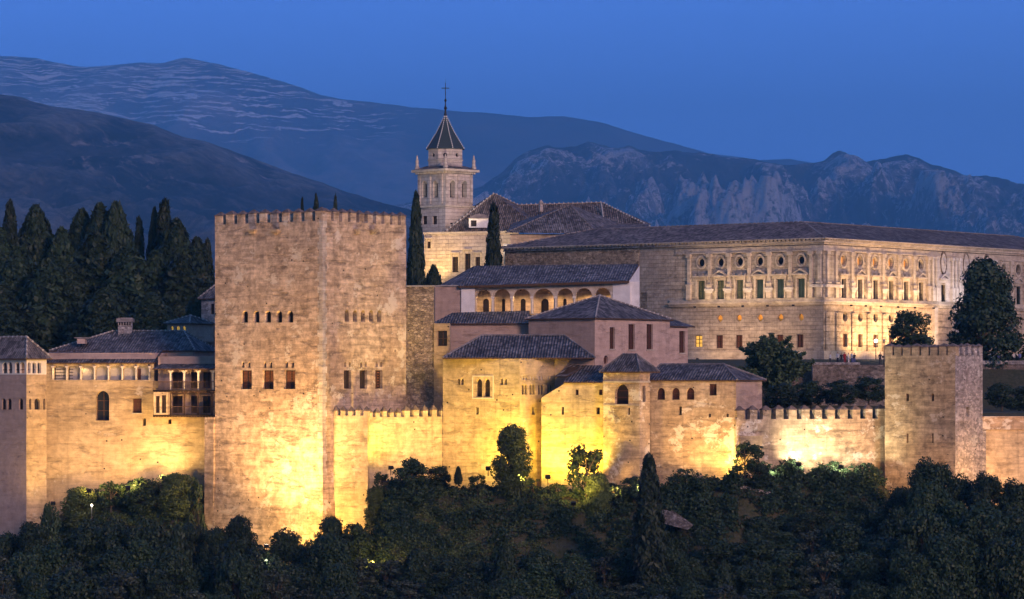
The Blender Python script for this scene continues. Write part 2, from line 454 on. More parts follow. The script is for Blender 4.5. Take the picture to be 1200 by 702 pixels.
# the evening air: one closed box round everything, the viewer inside
def haze_box(density, color):
    m = bpy.data.materials.new('haze'); m.use_nodes = True
    nt = m.node_tree; nt.nodes.remove(nt.nodes['Principled BSDF'])
    v = nt.nodes.new('ShaderNodeVolumePrincipled')
    v.inputs['Color'].default_value = color + (1,); v.inputs['Density'].default_value = density
    v.inputs['Anisotropy'].default_value = 0.0
    nt.links.new(v.outputs[0], nt.nodes['Material Output'].inputs['Volume'])
    mb = MB(); mb.box((0, 16500, 1250), (14000, 0, 0), (0, 17000, 0), (0, 0, 1500))
    o = mb.build('haze', m); tag(o, None, None, kind='stuff'); o['label'] = 'blue evening haze in front of the mountains'
    return o
haze_box(0.000075, (0.18, 0.56, 1.0))
# ------------------------------------------------------------------ building helpers
TH = R(38)
DN = Vector((-math.cos(TH), math.sin(TH)))     # along a north front, going left and away
DW = Vector((math.sin(TH), math.cos(TH)))      # along a west front, going right and away
def hit(A, d, px):
    """point where the line A + d*u meets the sight line of column px"""
    tx = (px - 600.0) / FPX
    u = (tx * A.y - A.x) / (d.x - tx * d.y)
    return A + d * u
def v3(p, z): return Vector((p.x, p.y, z))

class Face:
    """a vertical wall face A (left) to B (right) as seen from the viewer, with holes cut through it"""
    def __init__(s, A, B, z0, z1, z0b=None, z1b=None):
        s.A = Vector(A[:2]); s.B = Vector(B[:2]); s.d = (s.B - s.A); s.L = s.d.length; s.d.normalize()
        s.n = Vector((s.d.y, -s.d.x)); s.z0 = z0; s.z1 = z1
        s.z0b = z0 if z0b is None else z0b; s.z1b = z1 if z1b is None else z1b
        s.holes = []
    def uz(s, px, py):
        q = hit(s.A, s.d, px); u = (q - s.A).dot(s.d); return u, ZY(py, q.y)
    def pt(s, u, z, out=0.0):
        q = s.A + s.d * u + s.n * out; return Vector((q.x, q.y, z))
    def loop(s, x0, x1, y0, y1, shape='rect', n=8):
        xm = (x0 + x1) / 2
        u0, _ = s.uz(x0, y0); u1, _ = s.uz(x1, y0); um, zt = s.uz(xm, y0); _, zb = s.uz(xm, y1)
        r = (u1 - u0) / 2
        if shape == 'rect': return [(u0, zb), (u1, zb), (u1, zt), (u0, zt)]
        if shape == 'round':
            c = (zt + zb) / 2; rz = (zt - zb) / 2
            return [(um + r * math.sin(2 * math.pi * i / 14), c - rz * math.cos(2 * math.pi * i / 14)) for i in range(14)]
        if shape == 'arch': k = min(r, (zt - zb) * 0.6)
        if shape == 'low': k = min(r * 0.45, (zt - zb) * 0.4)
        if shape == 'shoe':
            k = min(r * 1.05, (zt - zb) * 0.6)
        pts = [(u0, zb), (u1, zb)]
        for i in range(n + 1):
            a = math.pi * i / n
            pts.append((um + r * math.cos(a), zt - k + k * math.sin(a)))
        return pts
    def cut(s, loop, depth):
        s.holes.append((loop, depth)); return loop
    def mesh(s, mb, mi=0, mr=None):
        outer = [(0, s.z0), (s.L, s.z0b), (s.L, s.z1b), (0, s.z1)]
        loops = [outer] + [list(reversed(h)) for h, _ in s.holes]
        vec = [[Vector((a, b, 0)) for a, b in l] for l in loops]
        flatp = [p for l in loops for p in l]
        tris = tessellate_polygon(vec)
        for tr in tris:
            q = [s.pt(*flatp[i]) for i in tr]
            nn = (q[1] - q[0]).cross(q[2] - q[0])
            if nn.dot(Vector((s.n.x, s.n.y, 0))) < 0: q.reverse()
            mb.face(q, mi)
        for h, dep in s.holes:
            k = len(h)
            for i in range(k):
                a = h[i]; b = h[(i + 1) % k]
                mb.face([s.pt(*a), s.pt(*b), s.pt(b[0], b[1], -dep), s.pt(a[0], a[1], -dep)], mi if mr is None else mr)
    def plate(s, mb, loop, out, mi=0, grow=0.0):
        us = [a for a, _ in loop]; zs = [b for _, b in loop]; cu = (min(us) + max(us)) / 2; cz = (min(zs) + max(zs)) / 2
        hu = max(1e-3, (max(us) - min(us)) / 2); hz = max(1e-3, (max(zs) - min(zs)) / 2)
        mb.face([s.pt(cu + (a - cu) * (1 + grow / hu), cz + (b - cz) * (1 + grow / hz), out) for a, b in loop], mi)
    def slab(s, mb, u0, u1, z0, z1, o0, o1, mi=0):
        b = [s.pt(u0, z0, o1), s.pt(u1, z0, o1), s.pt(u1, z0, o0), s.pt(u0, z0, o0)]
        t_ = [s.pt(u0, z1, o1), s.pt(u1, z1, o1), s.pt(u1, z1, o0), s.pt(u0, z1, o0)]
        mb.hexa(b, t_, mi)

def quad_shell(mb, pts, z0, z1, mi=0, skip=()):
    """plain vertical faces round a footprint; pts counter-clockwise from above"""
    n = len(pts)
    for i in range(n):
        if i in skip: continue
        a = pts[i]; b = pts[(i + 1) % n]
        mb.face([v3(a, z0), v3(b, z0), v3(b, z1), v3(a, z1)], mi)
    mb.face([v3(p, z1) for p in pts], mi)

def window(face, root, px, mats, depth=0.35, shape='rect', name='window', mull=1, bars=0, frame=0.06, sill=None, label=None, frame_mat=None):
    """px = (x0, x1, y0, y1) in photo pixels; hole, pane at the back of it, frame and bars as sub-part"""
    lp = face.cut(face.loop(*px, shape=shape), depth)
    mb = MB(); face.plate(mb, lp, -depth + 0.012, 0, 0.02)
    w = mb.build(name, mats, root)
    if label: w['label'] = label
    us = [a for a, _ in lp]; zs = [b for _, b in lp]; u0, u1, z0, z1 = min(us), max(us), min(zs), max(zs)
    fb = MB(); f = frame
    if f:
        o0, o1 = -depth + 0.02, -depth + 0.10
        face.slab(fb, u0, u0 + f, z0, z1 if shape == 'rect' else z1 - (u1 - u0) / 2, o0, o1)
        face.slab(fb, u1 - f, u1, z0, z1 if shape == 'rect' else z1 - (u1 - u0) / 2, o0, o1)
        face.slab(fb, u0 + f, u1 - f, z0, z0 + f, o0, o1)
        if shape == 'rect': face.slab(fb, u0 + f, u1 - f, z1 - f, z1, o0, o1)
        for k in range(mull):
            um = u0 + (u1 - u0) * (k + 1) / (mull + 1)
            face.slab(fb, um - f / 2, um + f / 2, z0 + f, z1 - f, o0, o1 - 0.01)
        for k in range(bars):
            zm = z0 + (z1 - z0) * (k + 1) / (bars + 1)
            face.slab(fb, u0 + f, u1 - f, zm - f / 2, zm + f / 2, o0, o1 - 0.02)
        fb.build('frame', frame_mat or M_WOOD, w)
    if sill:
        sb = MB(); face.slab(sb, u0 - 0.1, u1 + 0.1, z0 - 0.14, z0 - 0.002, 0.002, 0.12); sb.build('sill', sill, w)
    return w

def plane_uv(pts, eave_dir, origin):
    e = Vector((eave_dir.x, eave_dir.y, 0)).normalized()
    out = []
    for p in pts:
        d = p - origin; u = d.dot(e); rest = d - e * u
        out.append((u, rest.length))
    return out
def hip_roof(root, fp, ze, zr, over=0.5, inset0=None, inset1=None, mat=None, caps=True, cap_mats=None, thick=0.14, axis=None, name='roof', cap_step=0.55, eave_mat=None, cap_r=0.11):
    """fp: four corners, 0-1 is the long front side (left to right), 2-3 the back; ridge runs along 0-1"""
    a, b, c, d = [Vector(p[:2]) for p in fp]
    ux = (b - a).normalized(); uy = (d - a).normalized()
    uyb = (c - b).normalized()
    a2 = a - ux * over - uy * over; b2 = b + ux * over - uyb * over; c2 = c + ux * over + uyb * over; d2 = d - ux * over + uy * over
    ml = (a2 + d2) / 2; mr = (b2 + c2) / 2
    half = (d2 - a2).length / 2
    i0 = half if inset0 is None else inset0; i1 = half if inset1 is None else inset1
    L = (mr - ml).length
    if i0 + i1 > L: i0 = i1 = L / 2 - 0.001
    dd = (mr - ml).normalized()
    r0 = v3(ml + dd * i0, zr); r1 = v3(mr - dd * i1, zr)
    A, B, C_, D = v3(a2, ze), v3(b2, ze), v3(c2, ze), v3(d2, ze)
    mb = MB()
    for pts, e in (([A, B, r1, r0], ux), ([C_, D, r0, r1], -ux), ([B, C_, r1], uyb), ([D, A, r0], -uy)):
        mb.face(pts, 0, plane_uv(pts, e, pts[0]))
    # soffit and edge board
    lo = Vector((0, 0, -thick))
    q = [A, B, C_, D]
    mb.face([p + lo for p in reversed(q)], 1)
    for i in range(4):
        mb.face([q[i] + lo, q[(i + 1) % 4] + lo, q[(i + 1) % 4], q[i]], 1)
    rf = mb.build(name, [mat, eave_mat or M_WOOD], root)
    if caps:
        cb = MB()
        for p, q_ in ((r0, r1), (A, r0), (D, r0), (B, r1), (C_, r1)):
            dv = q_ - p; n = max(1, int(dv.length / cap_step)); 
            if dv.length < 0.3: continue
            for k in range(n):
                s0 = p + dv * (k / n); s1 = p + dv * ((k + 0.72) / n)
                cb.tube(s0 + Vector((0, 0, .03)), s1 + Vector((0, 0, .03)), cap_r, cap_r * 0.85, 6, 0)
                s2 = p + dv * ((k + 1) / n)
                cb.tube(s1 + Vector((0, 0, .05)), s2 + Vector((0, 0, .05)), cap_r * 1.0, cap_r * 1.0, 6, 1)
        cb.build('ridge_tiles', cap_mats or [mat, M_MORTAR], rf)
    return rf, (A, B, C_, D, r0, r1)
def shed_roof(root, pts, mat, thick=0.14, name='roof', eave=0):
    """one sloping plane: pts = eave left, eave right, top right, top left (3-D)"""
    mb = MB(); pts = [Vector(p) for p in pts]
    mb.face(pts, 0, plane_uv(pts, pts[1] - pts[0], pts[0]))
    lo = Vector((0, 0, -thick))
    mb.face([p + lo for p in reversed(pts)], 1)
    for i in range(4): mb.face([pts[i] + lo, pts[(i + 1) % 4] + lo, pts[(i + 1) % 4], pts[i]], 1)
    return mb.build(name, [mat, M_WOOD], root)

def merlons(root, A, B, z, n, w, th, h, cap, mats, inset=0.0, n_in=None, name='merlon', pointed=1.0, first=0.0):
    """a row of n separate merlons from A to B, pyramid tops; each one its own part"""
    A = Vector(A[:2]); B = Vector(B[:2]); L = (B - A).length; d = (B - A).normalized(); nn = Vector((d.y, -d.x))
    step = (L - w) / (n - 1)
    m = MB()
    o3 = Vector((0, 0, 0)); hx = Vector((d.x, d.y, 0)) * (w / 2); hy = Vector((nn.x, nn.y, 0)) * (-th / 2)
    b = [-hx - hy, hx - hy, hx + hy, -hx + hy]
    b = [-hx + hy * -1 * -1, hx + hy * 1, hx - hy, -hx - hy] if False else [(-hx - hy), (hx - hy), (hx + hy), (-hx + hy)]
    t_ = [p + Vector((0, 0, h)) for p in b]
    m.hexa(b, t_, 0)
    e = 1.12; lowt = [Vector((p.x * e, p.y * e, h)) for p in b]; midt = [Vector((p.x * e, p.y * e, h + 0.10)) for p in b]
    m.hexa(lowt, midt, 1)
    k2 = 0.12
    top = [Vector((p.x * k2, p.y * k2, h + 0.10 + cap)) for p in b]
    m.hexa([p + Vector((0, 0, 0.002)) for p in midt], top, 1)
    proto = None
    for i in range(n):
        c = A + d * (w / 2 + step * i) - nn * (th / 2 + inset)
        jz = random.Random(i * 7 + int(A.x * 10)).uniform(-0.12, 0.06)
        if proto is None:
            proto = m.build(name, mats, None); o = proto
        else:
            o = proto.copy(); COL.objects.link(o)
        o.parent = root; rl = world_loc(root)
        o.location = Vector((c.x, c.y, z - 0.03 + jz)) - rl
        q9 = random.Random(i * 13 + int(A.y)); o.scale = (q9.uniform(.9, 1.06), q9.uniform(.9, 1.0), 1.0); o.rotation_euler = (0, 0, q9.uniform(-.035, .035))

# shared materials
M_MORTAR = flat('mortar', (0.45, 0.42, 0.40), 0.9, 0.2)
M_WOOD = flat('old_wood', (0.085, 0.05, 0.03), 0.8, 0.35, 6)
M_DWOOD = flat('dark_wood', (0.035, 0.024, 0.018), 0.8, 0.3, 6)
M_RED = flat('brown_shutter', (0.075, 0.03, 0.022), 0.7, 0.3, 8)
M_DARK = flat('unlit_opening', (0.018, 0.013, 0.012), 0.6, 0.3)
M_GLASS = flat('dark_glass', (0.02, 0.022, 0.028), 0.15, 0.2)
M_TEAL = flat('teal_shutter', (0.035, 0.060, 0.060), 0.6, 0.25, 5)
M_OLIVE = flat('olive_shutter', (0.085, 0.095, 0.06), 0.6, 0.25, 5)
M_WHITE = flat('white_plaster', (0.72, 0.70, 0.70), 0.85, 0.12, 1.2)
M_COLUMN = flat('pale_marble', (0.70, 0.64, 0.56), 0.6, 0.12, 4)
M_IRON = flat('iron', (0.03, 0.03, 0.035), 0.5, 0.2, 5, metal=0.6)
M_LEAD = flat('pale_coping', (0.36, 0.33, 0.31), 0.8, 0.25, 2)
t = NT('lattice'); uvn = t.map(t.pos(), (1, 1, 1)); br = t.n.new('ShaderNodeTexBrick'); s_ = t.sep(uvn); cx = t.n.new('ShaderNodeCombineXYZ')
t.l.new(t.math('SUBTRACT', s_[0], s_[1]), cx.inputs[0]); t.l.new(s_[2], cx.inputs[1]); t.l.new(cx.outputs[0], br.inputs['Vector'])
br.inputs['Color1'].default_value = (0.16, 0.06, 0.03, 1); br.inputs['Color2'].default_value = (0.24, 0.10, 0.05, 1); br.inputs['Mortar'].default_value = (0.03, 0.015, 0.01, 1)
br.inputs['Scale'].default_value = 1; br.inputs['Brick Width'].default_value = 0.28; br.inputs['Row Height'].default_value = 0.16; br.inputs['Mortar Size'].default_value = 0.03
M_LATT = t.done(br.outputs[0], 0.8)
def emis(name, col, st):
    t = NT(name); t.b.inputs['Emission Color'].default_value = col + (1,); t.b.inputs['Emission Strength'].default_value = st
    return t.done(col)
M_LIT = emis('lit_room', (1.0, 0.62, 0.12), 0.16)
M_LIT2 = emis('lit_niche', (1.0, 0.50, 0.10), 0.04)  # amber light in the palace niches, put in as emission
M_BULB = emis('bulb', (1.0, 0.85, 0.65), 12.0)
M_BULBW = emis('white_bulb', (1.0, 0.93, 0.85), 12.0)

W_TOWER = wall_mat('tower_masonry', (0.50, 0.365, 0.26), (0.60, 0.46, 0.35), patch=(0.66, 0.57, 0.48), patch_amt=0.56, seed=1, course=0.9, fine=0.36, wear=0.6)
W_TAPIA = wall_mat('rammed_earth', (0.44, 0.33, 0.21), (0.55, 0.43, 0.29), patch=(0.62, 0.52, 0.40), patch_amt=0.57, seed=2, fine=0.36, wear=0.7)
W_PINK = wall_mat('pink_plaster', (0.42, 0.305, 0.255), (0.48, 0.355, 0.30), seed=3, course_amt=0.08, drip=0.22, fine=0.12, holes=False, wear=0.12)
W_PINKB = wall_mat('pale_pink_plaster', (0.50, 0.36, 0.31), (0.56, 0.42, 0.36), seed=4, course_amt=0.08, drip=0.22, fine=0.12, holes=False, wear=0.15)
W_OCHRE = wall_mat('ochre_render', (0.50, 0.37, 0.22), (0.60, 0.46, 0.30), patch=(0.66, 0.56, 0.44), patch_amt=0.61, seed=5, fine=0.2, drip=0.25)
W_OCHRE2 = wall_mat('smooth_ochre_render', (0.56, 0.43, 0.28), (0.62, 0.49, 0.33), seed=6, fine=0.24, drip=0.4, wear=0.4, patch=(0.68, 0.57, 0.42), patch_amt=0.6)
W_PATCHY = wall_mat('patched_masonry', (0.47, 0.34, 0.23), (0.56, 0.43, 0.30), patch=(0.74, 0.66, 0.56), patch_amt=0.555, seed=7, fine=0.30, drip=0.45, wear=0.55)
W_RUBBLE = wall_mat('rubble_masonry', (0.36, 0.28, 0.20), (0.46, 0.37, 0.27), patch=(0.50, 0.43, 0.35), patch_amt=0.58, seed=8, fine=0.3, rub=0.55)
W_GREY = wall_mat('grey_masonry', (0.38, 0.34, 0.34), (0.47, 0.43, 0.43), patch=(0.52, 0.50, 0.49), patch_amt=0.55, seed=9, fine=0.26, rub=0.25)
W_CAP = flat('weathered_cap', (0.16, 0.125, 0.115), 0.95, 0.4, 2.5, 0.4)
W_PALACE = wall_mat('palace_stone', (0.44, 0.38, 0.31), (0.54, 0.47, 0.39), patch=(0.54, 0.48, 0.41), patch_amt=0.60, seed=10, fine=0.22, holes=False, block=0.55, course_amt=0.05, wear=0.25)
W_RUST = wall_mat('rusticated_stone', (0.44, 0.36, 0.27), (0.54, 0.45, 0.35), seed=11, fine=0.3, holes=False, block=0.95, course_amt=0.1, wear=0.4)
W_TRIM = wall_mat('palace_trim', (0.48, 0.42, 0.35), (0.58, 0.51, 0.43), seed=12, fine=0.2, holes=False, course_amt=0, wear=0.25)
W_CHURCH = wall_mat('church_stone', (0.50, 0.43, 0.41), (0.60, 0.53, 0.50), seed=13, fine=0.15, holes=False, course_amt=0.1, block=0.6, wear=0.15)
W_MARBLE = wall_mat('grey_marble', (0.48, 0.45, 0.44), (0.60, 0.57, 0.55), seed=14, fine=0.18, holes=False, course_amt=0, wear=0.2)
W_RET = wall_mat('retaining_wall', (0.22, 0.18, 0.16), (0.28, 0.24, 0.21), seed=15, fine=0.3, rub=0.3, holes=False)
RF_BLUE = roof_mat('grey_roof_tiles', (0.085, 0.078, 0.082), (0.15, 0.135, 0.135))
RF_BROWN = roof_mat('brown_roof_tiles', (0.11, 0.085, 0.075), (0.18, 0.145, 0.125))
RF_MID = roof_mat('old_roof_tiles', (0.105, 0.092, 0.092), (0.17, 0.15, 0.145))
CAPS = [RF_MID, M_MORTAR]

def root_at(name, label, cat, xy, z, group=None):
    return thing(name, label, cat, (xy.x, xy.y, z), group)

# ================================================================== great tower
C = PX(378, 398.0); L_ = hit(C, DN, 252); R_ = hit(C, DW, 476); Bk = L_ + (R_ - C)
ZT = ZY(258.5, 398)
tw = root_at('tower', 'huge square battlemented tower, tallest and widest of the fortress, with two rows of windows', 'tower', C, -24)
fl = Face(L_, C, -26, ZT); fr = Face(C, R_, -26, ZT)
for k, x in enumerate((287, 300.5, 314, 327, 340)):
    window(fl, tw, (x - 3.6, x + 3.6, 364, 378), M_DARK, 0.6, 'arch', frame=0)
for x in (406.5, 416, 425.5, 435, 444.5):
    window(fr, tw, (x - 2.5, x + 2.5, 363.5, 377), M_DARK, 0.6, 'arch', frame=0)
for x in (288.5, 314, 339.5):
    window(fl, tw, (x - 6.5, x + 6.5, 434, 456), M_LATT, 0.45, 'rect', frame=0.09, mull=1, frame_mat=M_DWOOD, label='window closed with a reddish wooden lattice')
    for dx in (-3.6, 3.4): window(fl, tw, (x + dx - 1.5, x + dx + 1.5, 424, 431), M_DARK, 0.4, 'arch', frame=0)
for x in (407.3, 426, 444):
    window(fr, tw, (x - 4.2, x + 4.2, 434, 455.5), M_LATT if x > 440 else M_DWOOD, 0.45, 'rect', frame=0.09, mull=1)
    for dx in (-2.6, 2.6): window(fr, tw, (x + dx - 1.2, x + dx + 1.2, 424, 430), M_DARK, 0.4, 'arch', frame=0)
mb = MB(); fl.mesh(mb); fr.mesh(mb)
for a, b in ((R_, Bk), (Bk, L_)): mb.face([v3(a, -26), v3(b, -26), v3(b, ZT), v3(a, ZT)])
qb = MB(); ql = MB()
for k in range(46):
    z0_ = -20 + k * .85
    if z0_ + .8 > ZT: break
    w_ = .75 if k % 2 else .5; fr.slab(qb, 0.0, w_, z0_, z0_ + .80, 0.003, 0.035); w2_ = .5 if k % 2 else .75; fl.slab(qb, fl.L - w2_, fl.L, z0_, z0_ + .80, 0.003, 0.035)
qb.build('corner_stones', wall_mat('corner_stone', (0.50, 0.43, 0.36), (0.62, 0.54, 0.47), seed=21, fine=.3, holes=False, course_amt=0, wear=.4), tw)['kind'] = 'stuff'
ins = 1.1
ca, cb_, cc, cd = L_, C, R_, Bk; ctr = (C + Bk) / 2
inner = [p + (ctr - p) * 0.11 for p in (L_, C, R_, Bk)]
outr = [L_, C, R_, Bk]
for i in range(4):
    j = (i + 1) % 4
    mb.face([v3(outr[i], ZT), v3(outr[j], ZT), v3(inner[j], ZT), v3(inner[i], ZT)])
    mb.face([v3(inner[i], ZT), v3(inner[j], ZT), v3(inner[j], ZT - 1.2), v3(inner[i], ZT - 1.2)])
mb.face([v3(p, ZT - 1.2) for p in inner])
mb.build('wall', W_TOWER, tw)
# lower skirt, a little wider than the shaft
skL = hit(L_ + (L_ - Bk) * 0 + Vector((-0.3, -0.4)), DN, 237.5)
sk = MB()
def off(p, q, r, o):    # corner r pushed out
    return r
S1 = Vector(L_) + DN * 1.5 - DW * 0.25; S2 = Vector(C) - DW * 0.25 - DN * 0.2; S3 = S1 + DW * 5
zt = ZY(489, 408)
sk.hexa([v3(S1, -26), v3(L_ + DN * 0.02 - DW * 0.25, -26), v3(L_ + DN * 0.02 + DW * 5, -26), v3(S3, -26)],
        [v3(S1, zt), v3(L_ + DN * 0.02 - DW * 0.25, zt), v3(L_ + DN * 0.02 + DW * 5, zt), v3(S3, zt)])
# battered foot of the front and right faces
ztf = ZY(560, 398)
F1 = L_ - DW * 0.02; F2 = C - DW * 0.02 - DN * 0.02
o1 = L_ - DW * 0.75 + DN * 0.0; o2 = C - DW * 0.75 - DN * 0.9; o3 = C + DW * 9 - DN * 0.9; 
F3 = C + DW * 9 - DN * 0.02
sk.face([v3(o1, -26), v3(o2, -26), v3(F2, ztf), v3(F1, ztf)]); sk.face([v3(o2, -26), v3(o3, -26), v3(F3, ztf), v3(F2, ztf)])
sk.face([v3(F1, -26), v3(o1, -26), v3(F1, ztf)])
sk.build('footing', W_TOWER, tw)
merlons(tw, L_, C, ZT, 10, 1.12, 0.95, 1.12, 0.42, [W_TOWER, W_CAP])
merlons(tw, C + DW * 0.45, R_, ZT, 10, 1.02, 0.95, 1.12, 0.42, [W_TOWER, W_CAP])
merlons(tw, Bk + DN * 0.3, L_ + DW * 1.5, ZT, 9, 1.1, 0.9, 0.95, 0.42, [W_TOWER, W_CAP])
merlons(tw, R_ + DN * 1.5, Bk - DN * 0.3, ZT, 9, 1.1, 0.9, 0.95, 0.42, [W_TOWER, W_CAP])
for f_, xs in ((fl, (297, 324)), (fr, (417, 436))):
    for x in xs:
        u, z = f_.uz(x, 269); m = MB(); f_.slab(m, u - 0.5, u + 0.5, z - 0.28, z, 0.003, 0.5)
        f_.slab(m, u - 0.4, u + 0.4, z - 0.5, z - 0.283, 0.003, 0.3); m.build('corbel', W_TAPIA, tw)

# ================================================================== left corner tower with belvedere
C = PX(31, 412.0); L2 = hit(C, DN, -22); R2 = hit(C, DW, 54.5); B2 = L2 + (R2 - C)
zt = ZY(439, 412); ze = ZY(420, 412)
rt = root_at('tower', 'square tower at the far left with an open arched belvedere under a tiled pyramid roof', 'tower', C, -19)
fl = Face(L2, C, -22, zt); fr = Face(C, R2, -22, zt)
for x in (4.5, 11, 24.5): window(fl, rt, (x - 2.4, x + 2.4, 467, 480), M_GLASS, 0.3, 'arch', frame=0.05)
for x in (35.5, 43.5, 52): window(fr, rt, (x - (3 if x > 40 and x < 50 else 1.2), x + (3 if x > 40 and x < 50 else 1.2), 467, 480), M_GLASS, 0.3, 'arch', frame=0.05)
mb = MB(); fl.mesh(mb, 0); fr.mesh(mb, 1)
for a, b in ((R2, B2), (B2, L2)): mb.face([v3(a, -22), v3(b, -22), v3(b, zt), v3(a, zt)])
mb.face([v3(p, zt) for p in (L2, C, R2, B2)])
mb.build('wall', [W_PINK, W_OCHRE], rt)  # pink unlit face, ochre lamplit face: the light is put into the colours
gl = Face(L2, C, zt + 0.004, ze); gr = Face(C, R2, zt + 0.004, ze)
for x0, x1 in ((-13, -7.5), (-6.5, -1), (2.4, 8.3), (9, 14.4), (17.5, 22.7), (23.4, 28.8)): gl.cut(gl.loop(x0, x1, 424.5, 437.4, 'arch'), 0.35)
for x0, x1 in ((32.6, 36), (38, 42.3), (44, 48.2)): gr.cut(gr.loop(x0, x1, 424.5, 437.4, 'arch'), 0.35)
mb = MB(); gl.mesh(mb); gr.mesh(mb); mb.build('arcade', M_COLUMN, rt)
mb = MB(); q = [p + ((C + B2) / 2 - p) * 0.42 for p in (L2, C, R2, B2)]; quad_shell(mb, q, zt + 0.003, ze + 0.2); mb.build('inner_wall', W_PINK, rt)
mb = MB()
for f_, u_ in ((gl, gl.L), (gr, gr.L)):
    f_.slab(mb, 0.0, u_, zt + 0.55, zt + 0.63, -0.25, -0.2)
mb.build('railing', M_WOOD, rt)
hip_roof(rt, (L2, C, R2, B2), ze, ZY(395, 414), 0.5, mat=RF_MID, cap_step=0.7, cap_mats=CAPS, cap_r=0.14)

# ================================================================== left palace wing (long wall with seven bay gallery)
A = PX(54, 417.5); B = PX(246, 414.5); D = Vector((B - A)).normalized(); Nn = Vector((-D.y, D.x))
ztop = ZY(425, 416)
wg = root_at('palace_wing', 'long ochre wall with a seven bay white gallery, left of the great tower', 'building', A, -14)
f = Face(A, B, -22, ZY(446.5, 416))
window(f, wg, (112, 128, 458, 493), M_GLASS, 0.8, 'arch', name='window', mull=1, bars=2, frame=0.1)
window(f, wg, (155.5, 166, 467, 484), M_RED, 0.4, 'rect', bars=2, sill=W_TRIM)
window(f, wg, (167.5, 171, 490, 499), M_DARK, 0.6, 'arch', frame=0)
window(f, wg, (197, 201, 491, 497), M_DARK, 0.6, 'arch', frame=0)
mb = MB(); f.mesh(mb)
q = [A, B, B + Nn * 9, A + Nn * 9]
quad_shell(mb, q, -22, ZY(446.5, 416), 0, skip=(0,)); mb.build('wall', W_OCHRE, wg)
xr = 180.5; G1 = hit(A, D, xr)
g = Face(A, G1, ZY(446.5, 416) + 0.004, ztop)
xs = [62.0, 78.4, 94.7, 110.9, 127.2, 143.4, 159.6, 175.3]
for i in range(7): g.cut(g.loop(xs[i] + 1.0, xs[i + 1] - 1.0, 429, 445.3, 'low', 10), 0.45)
mb = MB(); g.mesh(mb); mb.build('arcade', W_OCHRE2, wg)
for i in range(8):
    u, z = g.uz(xs[i], 445); mb = MB(); p0 = g.pt(u, z, -0.2); p1 = g.pt(u, g.uz(xs[i], 431)[1], -0.2)
    u2 = u; mb.tube(g.pt(u, z, 0.06), g.pt(u, p1.z, 0.06), 0.11, 0.10, 8); g.slab(mb, u - 0.16, u + 0.16, p1.z, p1.z + 0.2, 0.0, 0.22); mb.build('column', M_COLUMN, wg)
for i in range(7):
    mb = MB(); lp = g.loop(xs[i] + 0.5, xs[i + 1] - 0.5, 428.7, 445.6, 'rect'); 
    us = [a for a, b in lp]; g.slab(mb, min(us), max(us), ZY(445.6, 416), ZY(429, 416), -0.62, -0.55)
    if i < 2:
        g.slab(mb, min(us) + 0.1, min(us) + 0.16, ZY(445, 416), ZY(430, 416), -0.55, -0.5, 1)
        for k in range(4): g.slab(mb, min(us), min(us) + (1.3 if i == 0 else .6), ZY(444 - k * 3.6, 416), ZY(443.4 - k * 3.6, 416), -0.55, -0.48, 1)
    if i == 6: g.slab(mb, min(us), min(us) + 0.4, ZY(445, 416), ZY(432, 416), -0.55, -0.45, 2)
    mb.build('panel', [flat('grey_shade', (0.40, 0.37, 0.36), .8, .1) if i == 0 else bpy.data.materials['grey_shade'], M_DWOOD, M_RED], wg)
mb = MB(); quad_shell(mb, [A + Nn * 0.65, G1 + Nn * 0.65, G1 + Nn * 9, A + Nn * 9], ZY(446.5, 416) + .003, ztop + 1.2); mb.build('upper_wall', W_PINKB, wg)
e0 = v3(A - Nn * 0.5 - D * 0.6, ztop); e1 = v3(G1 - Nn * 0.5 + D * 0.2, ztop)
shed_roof(wg, [e0, e1, v3(G1 + Nn * 3.5 + D * 0.2, ZY(410, 420)), v3(A + Nn * 3.5 - D * 0.6, ZY(412, 420))], RF_BLUE)
# main roof behind
A3 = PX(62, 424); B3 = PX(226, 421); D3 = (B3 - A3).normalized(); N3 = Vector((-D3.y, D3.x))
hip_roof(wg, (A3, B3, B3 + N3 * 11, A3 + N3 * 11), ZY(411, 424), ZY(388, 428), 0.4, inset0=6.5, inset1=3, mat=RF_BLUE, cap_mats=CAPS, name='roof')
mb = MB(); quad_shell(mb, [A3 + D3 * .5, B3, B3 + N3 * 10.5, A3 + D3 * .5 + N3 * 10.5], -6, ZY(411, 424) - .15); mb.build('upper_wall', W_PINKB, wg)
ch = PX(147, 428)
mb = MB(); mb.box((ch.x, ch.y, ZY(385, 428)), (0.85, 0, 0), (0, 0.7, 0), (0, 0, 1.35), 0); mb.box((ch.x, ch.y, ZY(375.5, 428)), (1.05, 0, 0), (0, 0.9, 0), (0, 0, 0.22), 1)
mb.box((ch.x, ch.y, ZY(373.3, 428)), (0.9, 0, 0), (0, 0.75, 0), (0, 0, 0.06), 0)
for k in range(5): mb.box((ch.x - 0.66 + k * 0.33, ch.y - 0.71, ZY(379, 428)), (0.08, 0, 0), (0, 0.03, 0), (0, 0, 0.25), 2)
mb.build('chimney', [W_GREY, RF_MID, M_DARK], wg)
d_ = PX(96, 424); mb = MB(); mb.box((d_.x, d_.y, ZY(399.5, 424)), (0.5, 0, 0), (0, 0.9, 0), (0, 0, 0.35), 0); mb.box((d_.x, d_.y, ZY(396, 424)), (0.8, 0, 0), (0, 1.1, 0), (0, 0, 0.07), 1); mb.build('dormer', [W_PINKB, RF_MID], wg)

